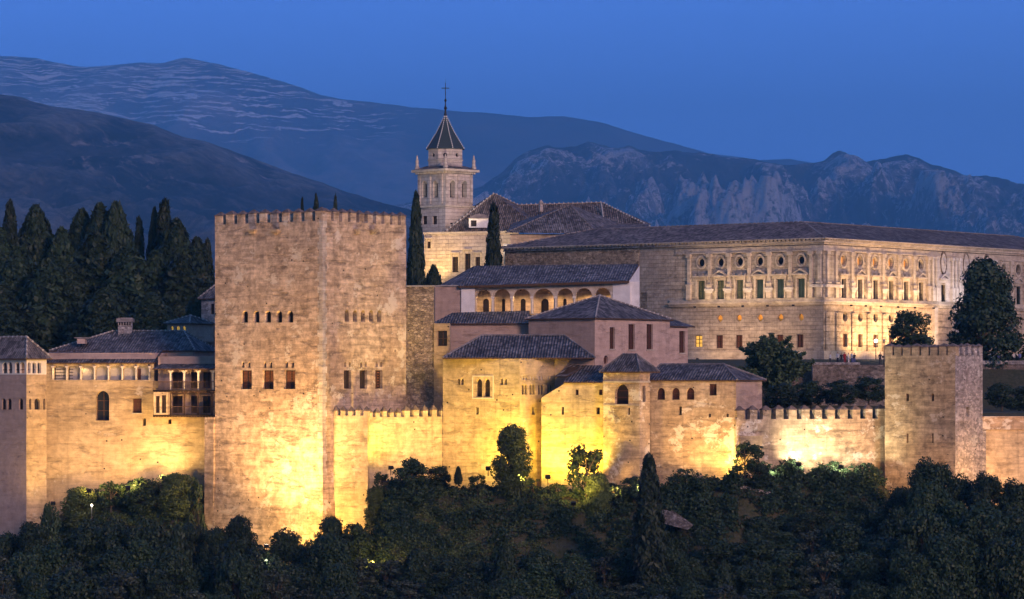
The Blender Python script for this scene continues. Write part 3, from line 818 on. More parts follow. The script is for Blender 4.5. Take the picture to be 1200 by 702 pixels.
# balcony block beside the great tower
A = PX(180, 413.2); B = PX(251, 411.5); D = (B - A).normalized(); Nn = Vector((-D.y, D.x))
bl = root_at('balcony_house', 'two storey house with dark timber balconies squeezed against the left side of the great tower', 'building', A, -4)
zb = ZY(486, 412); z1 = ZY(457, 412); z2 = ZY(432, 412)
BACKW = 1.7
fb = Face(A + Nn * BACKW, B + Nn * BACKW, zb, z2 + 1.5)
for x0, x1 in ((202, 214), (224, 232), (238, 247)):
    window(fb, bl, (x0, x1, 436, 455), M_DWOOD, 0.25, 'rect', name='door', bars=1)
    window(fb, bl, (x0, x1, 464, 484), M_DARK, 0.25, 'rect', name='door', bars=1)
mb = MB(); fb.mesh(mb); quad_shell(mb, [A + Nn * BACKW, B + Nn * BACKW, B + Nn * 8, A + Nn * 8], zb, z2 + 1.5, 0, skip=(0,)); mb.build('wall', W_PINK, bl)
for zf, nm in ((zb, 'balcony'), (z1, 'balcony')):
    mb = MB(); f = Face(A, B, 0, 1)
    f.slab(mb, 0, f.L, zf - 0.16, zf, -BACKW + 0.003, 0.25, 0)
    nb = int(f.L / 0.35)
    for k in range(nb): f.slab(mb, k * 0.35, k * 0.35 + 0.12, zf - 0.30, zf - 0.163, -0.3, 0.3, 1)
    f.slab(mb, 0, f.L, zf + 0.95, zf + 1.03, 0.08, 0.16, 1)
    for k in range(int(f.L / 0.16)): f.slab(mb, k * 0.16, k * 0.16 + 0.04, zf + 0.003, zf + 0.948, 0.10, 0.14, 0)
    bo = mb.build(nm, [M_DWOOD, M_WOOD], bl)
for zf, zh, xx in ((zb, z1 - 0.35, (199.5, 216, 232, 248.5)), (z1, z2 - 0.35, (200, 216, 232.5, 249.5))):
    for x in xx:
        u, _ = f.uz(x, 450); m = MB(); f.slab(m, u - 0.1, u + 0.1, zf + 0.003, zh, -0.02, 0.07, 0); 
        f.slab(m, u - 0.35, u + 0.35, zh + 0.002, zh + 0.14, -0.03, 0.08, 0); f.slab(m, u - 0.2, u + 0.2, zh - 0.12, zh, -0.025, 0.075, 0)
        m.build('post', M_COLUMN if zf > zb else M_WOOD, bl)
shed_roof(bl, [v3(A - Nn * 0.5, z2), v3(B - Nn * 0.5, z2), v3(B + Nn * 4.5, ZY(419, 416)), v3(A + Nn * 4.5 + D * 0.8, ZY(419, 416))], RF_BLUE)
# small pale bay in front of the left end of the balconies
mb = MB(); f = Face(PX(180, 412.2), PX(197, 412), ZY(486, 412), ZY(459.5, 412)); f2 = f
window(f, bl, (182.5, 187, 464, 484), M_DARK, 0.3, 'rect', frame=0.05)
window(f, bl, (189.5, 194.5, 463, 484), M_DARK, 0.3, 'rect', frame=0.05)
f.mesh(mb); a_, b_ = f.A, f.B; quad_shell(mb, [a_, b_, b_ + Nn * 1.4, a_ + Nn * 1.4], f.z0, f.z1, 0, skip=(0,)); mb.build('bay', W_OCHRE2, bl)

# little houses in the trees
def hut(px0, px1, yt, ye, yb, Y, label, lit=(), mat=W_PINK, depth=6, roof=RF_BLUE, gable=False):
    A = PX(px0, Y); B = PX(px1, Y - 1.5); D = (B - A).normalized(); N_ = Vector((-D.y, D.x))
    r = root_at('house', label, 'house', A, ZY(yb, Y))
    f = Face(A, B, ZY(yb, Y), ZY(ye, Y))
    for x0, x1, y0, y1 in lit: window(f, r, (x0, x1, y0, y1), M_LIT, 0.25, 'arch', frame=0.04, label='window glowing yellow')
    if not lit:
        m_ = (px0 + px1) / 2; window(f, r, (m_ - 2, m_ + 2, ye + 6, ye + 18), M_GLASS, 0.25, 'rect')
    mb = MB(); f.mesh(mb); quad_shell(mb, [A, B, B + N_ * depth, A + N_ * depth], f.z0, f.z1, 0, skip=(0,)); mb.build('wall', mat, r)
    hip_roof(r, (A, B, B + N_ * depth, A + N_ * depth), ZY(ye, Y), ZY(yt, Y + 3), 0.35, mat=roof, cap_mats=CAPS)
    return r
hut(196, 221, 370, 379, 400, 440, 'small house with glowing yellow windows among dark trees behind the tiled wing', lit=((200, 203.4, 382, 388), (206.5, 210.5, 382, 388), (214, 217.5, 382, 388)))
hut(236, 262, 326, 350, 420, 446, 'white house half hidden in dark trees against the great tower', mat=W_GREY)

# ================================================================== curtain wall right of the great tower
P0 = PX(381, 400.2); P1 = PX(431, 396.8); P2 = PX(432, 399.5); P3 = PX(523, 407)
zc = ZY(487, 399)
cw = root_at('curtain_wall', 'battlemented wall running right from the foot of the great tower, brightly floodlit', 'wall', P0, -20)
mb = MB()
Fa = Face(P0, P1, -26, zc); Fb = Face(P2, P3, -22, ZY(488.5, 403))
Fa.mesh(mb); Fb.mesh(mb)
dN = Vector((0.1, 2.2))
mb.face([v3(P1, -26), v3(P1 + dN, -26), v3(P1 + dN, zc), v3(P1, zc)])
mb.face([v3(P0, zc), v3(P1, zc), v3(P1 + dN, zc), v3(P0 + dN, zc)]); mb.face([v3(P2, Fb.z1), v3(P3, Fb.z1), v3(P3 + dN, Fb.z1), v3(P2 + dN, Fb.z1)])
mb.face([v3(P3 + dN, -10), v3(P2 + dN, -10), v3(P2 + dN, Fb.z1), v3(P3 + dN, Fb.z1)])
mb.build('wall', W_OCHRE2, cw)
merlons(cw, P0, P1, zc, 6, 0.66, 0.5, 0.62, 0.5, [W_OCHRE2, W_CAP])
merlons(cw, P2, hit(P2, (P3 - P2).normalized(), 470), Fb.z1, 5, 0.62, 0.5, 0.62, 0.5, [W_OCHRE2, W_CAP])
merlons(cw, hit(P2, (P3 - P2).normalized(), 474), P3, Fb.z1, 5, 0.82, 0.5, 0.75, 0.55, [W_OCHRE2, W_CAP])
# tall wall behind, joining great tower and halls
A = PX(474, 411.5); B = PX(524, 410.5)
tl = root_at('rear_wall', 'tall narrow wall of ochre rubble between the great tower and the halls', 'wall', A, -6)
mb = MB(); f1 = Face(A, PX(508.5, 410.8), -14, ZY(336, 411)); f1.mesh(mb, 0)
a_, b_ = f1.A, f1.B; quad_shell(mb, [a_, b_, b_ + Vector((0, 7)), a_ + Vector((0, 7))], -14, f1.z1, 0, skip=(0,)); mb.build('wall', W_RUBBLE, tl)
mb = MB(); f1.slab(mb, -0.1, f1.L + 0.1, f1.z1 + .003, f1.z1 + .16, -0.8, 0.12); mb.build('coping', M_LEAD, tl)
# panel block with the single window
A = PX(508.5, 410.5); B = PX(527, 409.5)
mb = MB(); f2 = Face(A, B, -14, ZY(379, 410)); window(f2, tl, (512.5, 524, 387.5, 405.5), M_GLASS, 0.3, 'rect', mull=1, bars=1); f2.mesh(mb)
quad_shell(mb, [A, B, B + Vector((0, 6)), A + Vector((0, 6))], -14, f2.z1, 0, skip=(0,)); mb.build('window_block', W_OCHRE, tl)

# ================================================================== front hall A (large tiled roof, twin arched window)
Ca = PX(609, 399.5); La = hit(Ca, DN, 519)
La = PX(519, 406.5); Da = (Ca - La).normalized()
Ra = PX(672, 405.5)
ha = root_at('hall', 'ochre hall with twin arched window under a wide grey hipped roof, floodlit yellow from below', 'building', Ca, -14)
zA = ZY(420.5, 403)
fl = Face(La, Ca, -20, zA); fr = Face(Ca, Ra, -20, zA)
for x in (561.3, 570.6): window(fl, ha, (x - 3.6, x + 3.6, 444, 465), M_DWOOD, 0.4, 'arch', frame=0.09, mull=0, bars=1)
for x in (537.5, 541.8, 587.8, 592.4): window(fl, ha, (x - 1.5, x + 1.5, 443.5, 451), M_DARK, 0.35, 'arch', frame=0)
window(fl, ha, (557.5, 561, 477.5, 486), M_DARK, 0.5, 'rect', frame=0)
for x in (614.5, 623.6, 633.6, 644.4):
    for dx in (-1.7, 1.7): window(fr, ha, (x + dx - 1.35, x + dx + 1.35, 450.5, 462.5), M_DWOOD, 0.3, 'arch', frame=0)
    for dx in (-1.7, 1.7): window(fr, ha, (x + dx - 1.0, x + dx + 1.0, 440.5, 445.5), W_TRIM, 0.12, 'arch', frame=0, name='blind_arch')
window(fr, ha, (623.5, 627, 477, 486), M_DARK, 0.5, 'rect', frame=0)
mb = MB(); fl.mesh(mb, 0); fr.mesh(mb, 1)
Ba = La + (Ra - Ca); Bk2 = [La, Ca, Ra, Ba]
for a, b in ((Ra, Ba), (Ba, La)): mb.face([v3(a, -20), v3(b, -20), v3(b, zA), v3(a, zA)])
mb.build('wall', [W_OCHRE2, W_OCHRE], ha)
mb = MB()
u0 = fl.uz(553.5, 470)[0]; u1 = fl.uz(578.5, 470)[0]
for (ua, ub, za, zb_) in ((u0, u1, ZY(441.5, 402), ZY(440, 402)), (u0, u0 + .12, ZY(466, 402), ZY(441.6, 402)), (u1 - .12, u1, ZY(466, 402), ZY(441.6, 402)), (u0, u1, ZY(467.5, 402), ZY(466.1, 402))):
    fl.slab(mb, ua, ub, za, zb_, 0.003, 0.07)
um = fl.uz(566, 455)[0]; mb.tube(fl.pt(um, ZY(465, 402), -0.12), fl.pt(um, ZY(450, 402), -0.12), .06, .06)
mb.build('window_surround', M_COLUMN, ha)
# roof: wide, ridge parallel to the front
Aq = PX(520, 406.2); Bq = PX(697, 405.0); Dq = (Bq - Aq).normalized(); Nq = Vector((-Dq.y, Dq.x))
# carry the roof over the angled right face
hip_roof(ha, (PX(520, 402.0), PX(696, 400.5), PX(696, 400.5) + Vector((0, 13.0)), PX(520, 402) + Vector((0, 13.0))), zA + 0.12, ZY(393, 408), 0.15, inset0=4.6, inset1=3.6, mat=RF_BLUE, cap_mats=[RF_BLUE, RF_MID])
mb = MB(); f4 = Face(PX(640, 403.6), PX(696, 402.5), -6, zA); f4.mesh(mb); quad_shell(mb, [f4.A, f4.B, f4.B + Vector((0, 9)), f4.A + Vector((0, 9))], -6, zA, 0, skip=(0,)); mb.build('rear_block', W_PINK, ha)

# wall C right of the hall, bright yellow
A = PX(634.5, 398.2); B = PX(708, 396.2)
wc = root_at('house', 'plain bright yellow lit house front with small square windows, left of the turret', 'building', A, -14)
zl = ZY(468, 397); zr_ = ZY(449, 397)
M1 = PX(661, 397.5)
fa = Face(A, M1, -20, ZY(466, 398), z1b=ZY(450, 397.5)); fb = Face(M1, B, -20, zr_)
window(fa, wc, (658, 660.8, 477, 486), M_DARK, 0.5, 'rect', frame=0)
window(fb, wc, (674.5, 678, 456.5, 463), M_RED, 0.35, 'rect', mull=0)
window(fb, wc, (702, 706, 456.5, 463), M_RED, 0.35, 'rect', mull=0)
window(fb, wc, (699, 703, 477.5, 485.5), M_DARK, 0.5, 'rect', frame=0)
mb = MB(); fa.mesh(mb); fb.mesh(mb)
mb.face([v3(PX(634.5, 402), -20), v3(A, -20), v3(A, fa.z1), v3(PX(634.5, 402), fa.z1)])
quad_shell(mb, [M1, B, PX(708, 402.4), PX(661, 402.8)], -8, zr_, 0, skip=(0,)); mb.build('wall', W_OCHRE2, wc)
u0 = M1 - Vector((0.0, 0.4))
shed_roof(wc, [v3(M1 + Vector((-.1, -.45)), ZY(447.5, 397)), v3(B + Vector((0, -.45)), ZY(447.5, 397)), v3(PX(706, 402), ZY(428, 402)), v3(PX(681, 402), ZY(428, 402))], RF_BLUE)
shed_roof(wc, [v3(PX(650, 400), ZY(441, 400)), v3(PX(664, 398.0), ZY(441, 398)), v3(PX(686, 401.9), ZY(428.3, 401.9)), v3(PX(668, 402.2), ZY(427, 402.2))], RF_MID, name='lean_to_roof')

# small tower with arch window
Cb = PX(749.5, 391.6); Lb = PX(707, 394.8); Rb = hit(Cb, DW, 761.5); Bb = Lb + (Rb - Cb)
lt = root_at('turret', 'little square turret with one tall arched window and a pyramid roof', 'tower', Cb, -14)
zt_ = ZY(435.5, 393)
fl = Face(Lb, Cb, -20, zt_); fr = Face(Cb, Rb, -20, zt_)
window(fl, lt, (720.5, 736.5, 450, 473.5), M_DARK, 0.5, 'shoe', frame=0.08, mull=0, bars=2, frame_mat=M_RED)
window(fl, lt, (736, 738.4, 478, 486), M_DARK, 0.3, 'rect', frame=0)
window(fr, lt, (753, 756.5, 452, 471), M_DARK, 0.4, 'rect', frame=0)
mb = MB(); fl.mesh(mb); fr.mesh(mb)
for a, b in ((Rb, Bb), (Bb, Lb)): mb.face([v3(a, -20), v3(b, -20), v3(b, zt_), v3(a, zt_)])
mb.build('wall', W_PATCHY, lt)
mb = MB()
for f_ in (fl, fr): f_.slab(mb, 0 if f_ is fl else 0.004, f_.L, ZY(448.5, 393), ZY(446.5, 393), 0.004, 0.1)
mb.build('string_course', W_TRIM, lt)
mb = MB(); fl.slab(mb, 0, fl.L, ZY(475.5, 393), ZY(474, 393), 0.004, 0.06)
mb.build('string_course', W_TRIM, lt)
hip_roof(lt, (Lb, Cb, Rb + DW * 1.2, Bb + DW * 1.2), zt_, ZY(415.5, 395), 0.35, mat=RF_BLUE, cap_mats=[RF_BLUE, RF_MID])

# long house B with three arches
A = PX(760.5, 395.2); B = PX(862.5, 391.5); Dh = (B - A).normalized(); Nh = Vector((-Dh.y, Dh.x)); Re = hit(B, DW, 893)
hb = root_at('long_house', 'low house with three arched windows and white plaster patches under a long grey roof', 'building', A, -14)
zB = ZY(445.5, 393)
f = Face(A, B, -20, zB)
for x in (774.5, 791.8, 809): window(f, hb, (x - 4.6, x + 4.6, 454.5, 468.5), M_RED, 0.4, 'arch', frame=0.08, mull=0, bars=1)
window(f, hb, (831.2, 839.8, 450, 463.5), M_RED, 0.35, 'rect', mull=1, bars=1)
window(f, hb, (795.5, 799, 476.5, 486.5), M_DARK, 0.5, 'rect', frame=0)
window(f, hb, (830.5, 833, 485, 489), M_DARK, 0.4, 'rect', frame=0)
window(f, hb, (851.5, 854, 485, 489), M_DARK, 0.4, 'rect', frame=0)
mb = MB(); f.mesh(mb, 0)
fe = Face(B, Re, -20, ZY(444.5, 393)); fe.mesh(mb, 1)
for a, b in ((Re, A + Nh * 8), (A + Nh * 8, A)): mb.face([v3(a, -20), v3(b, -20), v3(b, zB), v3(a, zB)])
mb.build('wall', [W_PATCHY, W_PINK], hb)
hip_roof(hb, (A - Dh * 0.2, B, Re, A - Dh * 0.2 + Nh * 8.5), zB + 0.02, ZY(427, 398), 0.35, inset0=0.6, inset1=3.6, mat=RF_BLUE, cap_mats=[RF_BLUE, RF_MID])

# ================================================================== pink hall behind (oblique)
C = PX(697, 415.0); L3 = hit(C, DN, 619.5); R3 = hit(C, DW, 785); B3_ = L3 + (R3 - C)
ph = root_at('hall', 'pink plastered hall with tall narrow windows under a grey hipped roof, behind the front houses', 'building', C, -2)
zP = ZY(372.5, 415)
fl = Face(L3, C, -6, zP); fr = Face(C, R3, -6, zP)
for x0, x1, y0, y1 in ((714.5, 720.5, 383.5, 409), (736.5, 744, 380, 409.5), (757.8, 765.2, 380, 409.5)):
    window(fr, ph, (x0, x1, y0, y1), M_RED, 0.35, 'rect', mull=1, bars=4, sill=W_TRIM)
window(fr, ph, (707.3, 712.7, 416.5, 427.5), M_RED, 0.3, 'round', frame=0)
mb = MB(); fl.mesh(mb, 0); fr.mesh(mb, 1)
for a, b in ((R3, B3_), (B3_, L3)): mb.face([v3(a, -6), v3(b, -6), v3(b, zP), v3(a, zP)])
mb.build('wall', [W_PINK, W_PINKB], ph)
hip_roof(ph, (L3, C, R3, B3_), zP, ZY(345.5, 421), 0.35, mat=RF_BLUE, cap_mats=CAPS)
R4 = hit(R3, DW, 806)
fx = Face(R3 - DN * 0.0 + DW * 0.0, R3 + DW * 0.01, 0, 1)
R3b = R3 + DN * 0.6; 
fr2 = Face(R3b, hit(R3b, DW, 806), -6, ZY(382.5, 428))
window(fr2, ph, (796, 803, 388, 413.5), M_RED, 0.35, 'rect', mull=1, bars=4, sill=W_TRIM)
mb = MB(); fr2.mesh(mb); a_, b_ = fr2.A, fr2.B; quad_shell(mb, [a_, b_, b_ + DN * 7, a_ + DN * 7], -6, fr2.z1, 0, skip=(0,)); mb.build('annex_wall', W_PINKB, ph)
shed_roof(ph, [v3(a_ - DN * 0.3 - DW * 0, fr2.z1 + .05), v3(b_ - DN * 0.3 + DW * 1.2, fr2.z1 + .05), v3(b_ + DN * 4 + DW * 0.0, fr2.z1 + 1.5), v3(a_ + DN * 4, fr2.z1 + 1.5)], RF_BLUE, name='annex_roof')
# lean-to left of it
A = PX(508, 424.5); B = PX(621, 423.2)
ll = root_at('lean_to', 'low purple pink wall with a shallow tiled lean-to roof below the arcaded gallery', 'building', A, -2)
f = Face(A, B, -6, ZY(379, 424)); mb = MB(); f.mesh(mb); a_, b_ = f.A, f.B; quad_shell(mb, [a_, b_, b_ + Vector((0, 7)), a_ + Vector((0, 7))], -6, f.z1, 0, skip=(0,)); mb.build('wall', W_PINK, ll)
shed_roof(ll, [v3(A + Vector((-.2, -.4)), f.z1), v3(B + Vector((0, -.4)), f.z1), v3(B + Vector((0, 4)), ZY(364, 427)), v3(A + Vector((2.3, 4)), ZY(366, 427))], RF_BLUE)

# ================================================================== arcaded gallery
A = PX(507, 432.5); B = PX(748, 428.0); 
ag = root_at('gallery', 'arcaded gallery of pale columns and round arches below a long tiled roof', 'building', A, -2)
GY0 = 430.0
zg = ZY(334.5, 431); zgr = ZY(329.5, 428.2)
f = Face(PX(556.5, 431.8), PX(718, 429.0), ZY(368, 431), ZY(337, 431), z1b=ZY(331, 429))
arches = [(558.5, 575.5), (579, 598.2), (601.5, 621.8), (625, 649), (653, 671.5), (674.8, 694), (697.5, 715.5)]
for x0, x1 in arches: f.cut(f.loop(x0, x1, 339.0 - (x0 - 556) * 0.012, 367.3, 'arch', 12), 0.5)
mb = MB(); f.mesh(mb); mb.build('arcade', M_COLUMN if False else W_TRIM, ag)
for i, (x0, x1) in enumerate(arches[:-1]):
    xm = (x1 + arches[i + 1][0]) / 2; u, _ = f.uz(xm, 360); m = MB(); m.tube(f.pt(u, ZY(367.5, 431), 0.05), f.pt(u, ZY(350, 431), 0.05), 0.14, 0.13, 8)
    f.slab(m, u - .2, u + .2, ZY(350, 431), ZY(347.5, 431), 0.003, .24); m.build('column', M_COLUMN, ag)
mb = MB(); fbk = Face(PX(548, 434.5), PX(737, 431.8), ZY(369, 434), ZY(331, 433))
for x0, x1 in ((566, 573), (588, 592), (610, 616), (634, 643), (660, 664), (683, 689), (706, 711)):
    window(fbk, ag, (x0, x1, 350, 367), M_DARK, 0.3, 'arch', frame=0, name='doorway')
fbk.mesh(mb); a_, b_ = fbk.A, fbk.B; quad_shell(mb, [a_, b_, b_ + Vector((0, 8)), a_ + Vector((0, 8))], -4, fbk.z1, 0, skip=(0,)); mb.build('back_wall', W_OCHRE2, ag)
mb = MB(); mb.face([v3(PX(556, 431.9), ZY(368, 431.5)), v3(PX(737, 429.2), ZY(368, 429)), v3(PX(737, 431.6), ZY(368, 431.5)), v3(PX(556, 434.3), ZY(368, 434))]); mb.build('floor', W_PINK, ag)
mb = MB(); quad_shell(mb, [PX(540.5, 431.4), PX(556.5, 431.2), PX(556.5, 434.6), PX(540.5, 434.8)], -2, ZY(336.5, 431)); mb.build('end_wall', M_WHITE, ag)
mb = MB(); quad_shell(mb, [PX(508, 432), PX(540.5, 431.6), PX(540.5, 437), PX(508, 437)], -2, ZY(335.5, 431)); mb.build('side_wall', W_PINK, ag)
mb = MB(); quad_shell(mb, [PX(507.6, 431.9), PX(541, 431.3), PX(541, 437.2), PX(507.6, 437.2)], ZY(335.4, 431), ZY(334, 431)); mb.build('coping', M_LEAD, ag)
mb = MB()
ga, gb = PX(718, 429.0), PX(749, 428.6)
fg = Face(ga, gb, -2, ZY(330, 429)); fg.mesh(mb)
mb.build('end_wall', M_WHITE, ag)
# roof plane and its gable end
E0 = v3(PX(538, 431.0), ZY(335, 431)); E1 = v3(PX(737, 427.9), ZY(329, 428)); T1 = v3(PX(748.5, 436), ZY(309.5, 436)); T0 = v3(PX(556, 439), ZY(311.5, 439)); 
shed_roof(ag, [E0, E1, T1, T0], RF_MID, thick=0.3)
E2 = v3(PX(514, 437), ZY(335, 437))
shed_roof(ag, [E2, E0, T0, T0 + Vector((-.05, 0.1, 0))], RF_MID, thick=0.1, name='hip_roof')
mb = MB(); ge = [v3(PX(738.2, 428.2), -2), v3(PX(749.5, 436.5), -2), v3(PX(749.5, 436.5), ZY(311, 436)), v3(PX(738.2, 428.2), ZY(328, 428))]
mb.face(ge); mb.face([v3(PX(718.1, 428.95), -2), ge[0], ge[3], v3(PX(718.1, 428.95), ZY(331, 429))]); mb.build('gable', M_WHITE, ag)

# ================================================================== right curtain wall, right tower, far right wall
A = PX(862.6, 391.2); B = PX(1040, 401.5)
rc = root_at('curtain_wall', 'battlemented wall washed in white light between the low house and the right hand tower', 'wall', A, -14)
f = Face(A, B, -20, ZY(491, 397)); mb = MB(); f.mesh(mb); n_ = -f.n * 1.6
a_, b_ = f.A, f.B; quad_shell(mb, [a_, b_, b_ + n_, a_ + n_], -20, f.z1, 0, skip=(0,)); mb.build('wall', W_PATCHY, rc)
merlons(rc, A + f.d * 0.1, B - f.d * 0.3, f.z1, 12, 1.08, 0.6, 1.1, 0.45, [W_PATCHY, W_CAP])
m = MB(); f.slab(m, f.uz(866, 500)[0], f.uz(892, 500)[0], -12.5, ZY(510, 396), 0.004, 0.25); m.build('buttress', W_OCHRE, rc)

C = PX(1119.5, 393.0); L5 = hit(C, DN, 1037); R5 = hit(C, DW, 1151.5); B5 = L5 + (R5 - C)
tr = root_at('tower', 'smaller square battlemented tower on the right, orange front and grey side', 'tower', C, -16)
zT5 = ZY(416.5, 394)
fl = Face(L5, C, -20, zT5); fr = Face(C, R5, -20, zT5)
for x in (1063.5, 1093): 
    window(fl, tr, (x - 1.7, x + 1.7, 461, 470), M_DARK, 0.6, 'arch', frame=0)
    window(fl, tr, (x - 1.0, x + 1.0, 508, 519), M_DARK, 0.6, 'rect', frame=0)
window(fr, tr, (1132.5, 1136, 477, 488), M_DARK, 0.5, 'rect', frame=0)
mb = MB(); fl.mesh(mb, 0); fr.mesh(mb, 1)
for a, b in ((R5, B5), (B5, L5)): mb.face([v3(a, -20), v3(b, -20), v3(b, zT5), v3(a, zT5)])
mb.face([v3(p, zT5) for p in (L5, C, R5, B5)]); mb.build('wall', [W_TAPIA, W_GREY], tr)
merlons(tr, L5, C, zT5, 8, 0.98, 0.7, 1.05, 0.28, [W_TAPIA, W_CAP])
merlons(tr, C + DW * 0.3, R5, zT5, 5, 0.72, 0.7, 1.05, 0.28, [W_GREY, W_CAP])
merlons(tr, R5 + DN * 1.2, B5 - DN * 0.2, zT5, 8, 1.05, 0.7, 1.05, 0.28, [W_GREY, W_CAP])
A = PX(1129, 397.5); B = PX(1290, 403)
fw = root_at('wall', 'plain orange lit wall with a pale stone ledge at the far right edge', 'wall', A, -16)
f = Face(A, B, -20, ZY(503.5, 399)); mb = MB(); f.mesh(mb); quad_shell(mb, [A, B, B - f.n * 1.4, A - f.n * 1.4], -20, f.z1, 0, skip=(0,)); mb.build('wall', W_OCHRE2, fw)
mb = MB(); f.slab(mb, -0.2, f.L, ZY(503.4, 399), ZY(489.5, 399), -1.6, 0.3); f.slab(mb, -0.2, f.L, ZY(489.3, 399), ZY(488, 399), -1.7, 0.45); mb.build('ledge', W_PATCHY, fw)
mb = MB(); u = f.uz(1152, 520)[0]; f.slab(mb, u - 0.2, u + 0.25, -16, ZY(505, 399), 0.004, 0.3); mb.build('buttress', W_GREY, fw)

# terraces behind the curtain wall
A = PX(880, 446); B = PX(1040, 444)
tw1 = root_at('retaining_wall', 'low dark stepped terrace wall at the foot of the palace', 'wall', A, -2)
mb = MB(); f = Face(A, PX(952, 445), -6, ZY(433, 446)); quad_shell(mb, [A, f.B, f.B + Vector((0, 12)), A + Vector((0, 12))], -6, f.z1)
a2 = PX(952.2, 443); b2 = PX(1042, 442.5); quad_shell(mb, [a2, b2, b2 + Vector((0, 14)), a2 + Vector((0, 14))], -6, ZY(427.5, 443)); mb.build('wall', W_RET, tw1)
mb = MB(); quad_shell(mb, [a2 + Vector((-.1, -.15)), PX(1008, 442.5), PX(1008, 443.6), a2 + Vector((-.1, 1))], ZY(427.4, 443), ZY(424.6, 443)); mb.build('parapet', W_GREY, tw1)
A = PX(1135, 452); B = PX(1300, 450)
tw2 = root_at('retaining_wall', 'grey terrace parapet below the great tree at the right edge', 'wall', A, -2)
mb = MB(); quad_shell(mb, [A, B, B + Vector((0, 16)), A + Vector((0, 16))], -6, ZY(427, 451)); mb.build('wall', W_RET, tw2)
mb = MB(); quad_shell(mb, [A + Vector((0, -.15)), B + Vector((0, -.15)), B + Vector((0, .8)), A + Vector((0, .8))], ZY(426.9, 451), ZY(422.5, 451)); mb.build('parapet', W_GREY, tw2)
# old stone arch and fragment on the slope
ab = root_at('stone_arch', 'old stone arch with a dark opening on the dark slope below the right battlemented wall', 'ruin', PX(880, 386), -14)
f = Face(PX(858, 387), PX(908, 388), -16.5, ZY(566, 387), z1b=ZY(578, 387)); f.cut(f.loop(864, 887, 575, 600, 'arch', 10), 1.2); mb = MB(); f.mesh(mb)
mb.face([f.pt(0, f.z1), f.pt(f.L, f.z1b), f.pt(f.L, f.z1b, -3), f.pt(0, f.z1, -3)]); mb.build('wall', W_GREY, ab)
mb = MB(); f.plate(mb, f.holes[0][0], -1.19, 0, .1); mb.build('opening', M_DARK, ab)
rw = root_at('ruined_wall', 'pale broken stone wall fragment on the dark slope right of the slim cypress', 'ruin', PX(790, 380), -18)
mb = MB(); mb.face([P(773, 612, 381), P(790, 617, 380), P(806, 621, 379.5), P(812, 616, 380), P(800, 608, 380.8), P(788, 600, 381.3), P(775, 598, 381.8)]); 
mb.face([P(775, 598, 381.8), P(788, 600, 381.3), P(800, 608, 380.8), P(812, 616, 380), P(813, 615, 381.5), P(789, 598.5, 383), P(775, 597, 383)]); mb.build('wall', wall_mat('mossy_rubble', (0.13, 0.115, 0.11), (0.24, 0.21, 0.20), patch=(0.34, 0.31, 0.30), patch_amt=0.56, seed=19, fine=0.4, rub=0.6, wear=0.8), rw)
# ================================================================== renaissance palace
C = PX(965, 480.0); LN = hit(C, DN, 592); RW = C + DW * 80.0
pz = root_at('palace', 'huge square renaissance palace of pale stone with pilasters and rows of round windows', 'palace', C, 2)
def pzc(py): return ZY(py, 480)          # heights read at the near corner
ZEAVE = pzc(279); ZLED = pzc(353); ZB0 = pzc(432)
FN = Face(LN, C, ZB0, ZEAVE); FW = Face(C, RW, ZB0, ZEAVE)
def zu(f, px, py): return f.uz(px, py)
# sloping lines on the photo follow the perspective; heights fixed in metres here
Z = dict(corn=pzc(283), frieze=pzc(290), oc=pzc(304), ped=pzc(317), lint=pzc(324), wt=pzc(326), wb=pzc(351), loc=pzc(371.5), lwt=pzc(391.5), lwb=pzc(407), base=pzc(411))
def rectloop(f, x0, x1, z0, z1):
    u0 = f.uz(x0, 350)[0]; u1 = f.uz(x1, 350)[0]; return [(u0, z0), (u1, z0), (u1, z1), (u0, z1)]
def roundloop(f, x, rx, zc_, rz):
    u0 = f.uz(x - rx, 350)[0]; u1 = f.uz(x + rx, 350)[0]; um = (u0 + u1) / 2; r = (u1 - u0) / 2
    return [(um + r * math.sin(2 * math.pi * i / 14), zc_ - rz * math.cos(2 * math.pi * i / 14)) for i in range(14)]
def put(f, lp, mat, depth, name, frame=0.08, mull=0, bars=0, shape='rect', label=None, fm=None):
    f.cut(lp, depth); mb = MB(); f.plate(mb, lp, -depth + .012, 0, .02); w = mb.build(name, mat, pz)
    if label: w['label'] = label
    if frame and shape == 'rect':
        us = [a for a, _ in lp]; zs = [b for _, b in lp]; u0, u1, z0, z1 = min(us), max(us), min(zs), max(zs); fb = MB()
        o0, o1 = -depth + .02, -depth + .09
        f.slab(fb, u0, u0 + frame, z0, z1, o0, o1); f.slab(fb, u1 - frame, u1, z0, z1, o0, o1)
        f.slab(fb, u0 + frame, u1 - frame, z1 - frame, z1, o0, o1); 
        for k in range(mull): um = u0 + (u1 - u0) * (k + 1) / (mull + 1); f.slab(fb, um - frame / 2, um + frame / 2, z0, z1 - frame, o0, o1 - .01)
        for k in range(bars): zm = z0 + (z1 - z0) * (k + 1) / (bars + 1); f.slab(fb, u0 + frame, u1 - frame, zm - frame / 2, zm + frame / 2, o0, o1 - .02)
        fb.build('frame', fm or M_DWOOD, w)
    return w
bn = [822, 844.5, 867, 890.5, 914.5, 939]
bw = [988, 1007, 1025, 1043.3, 1061, 1078.5]
bw2 = [1175.5, 1192.5]
for i, x in enumerate(bn):
    put(FN, rectloop(FN, x - 4.3, x + 4.3, Z['wb'], Z['wt']), M_TEAL if i > 2 else M_OLIVE, 0.35, 'window', mull=1, bars=1, fm=M_TEAL)
    put(FN, roundloop(FN, x, 3.6, Z['oc'], 0.56), M_GLASS, 0.35, 'oculus', 0)
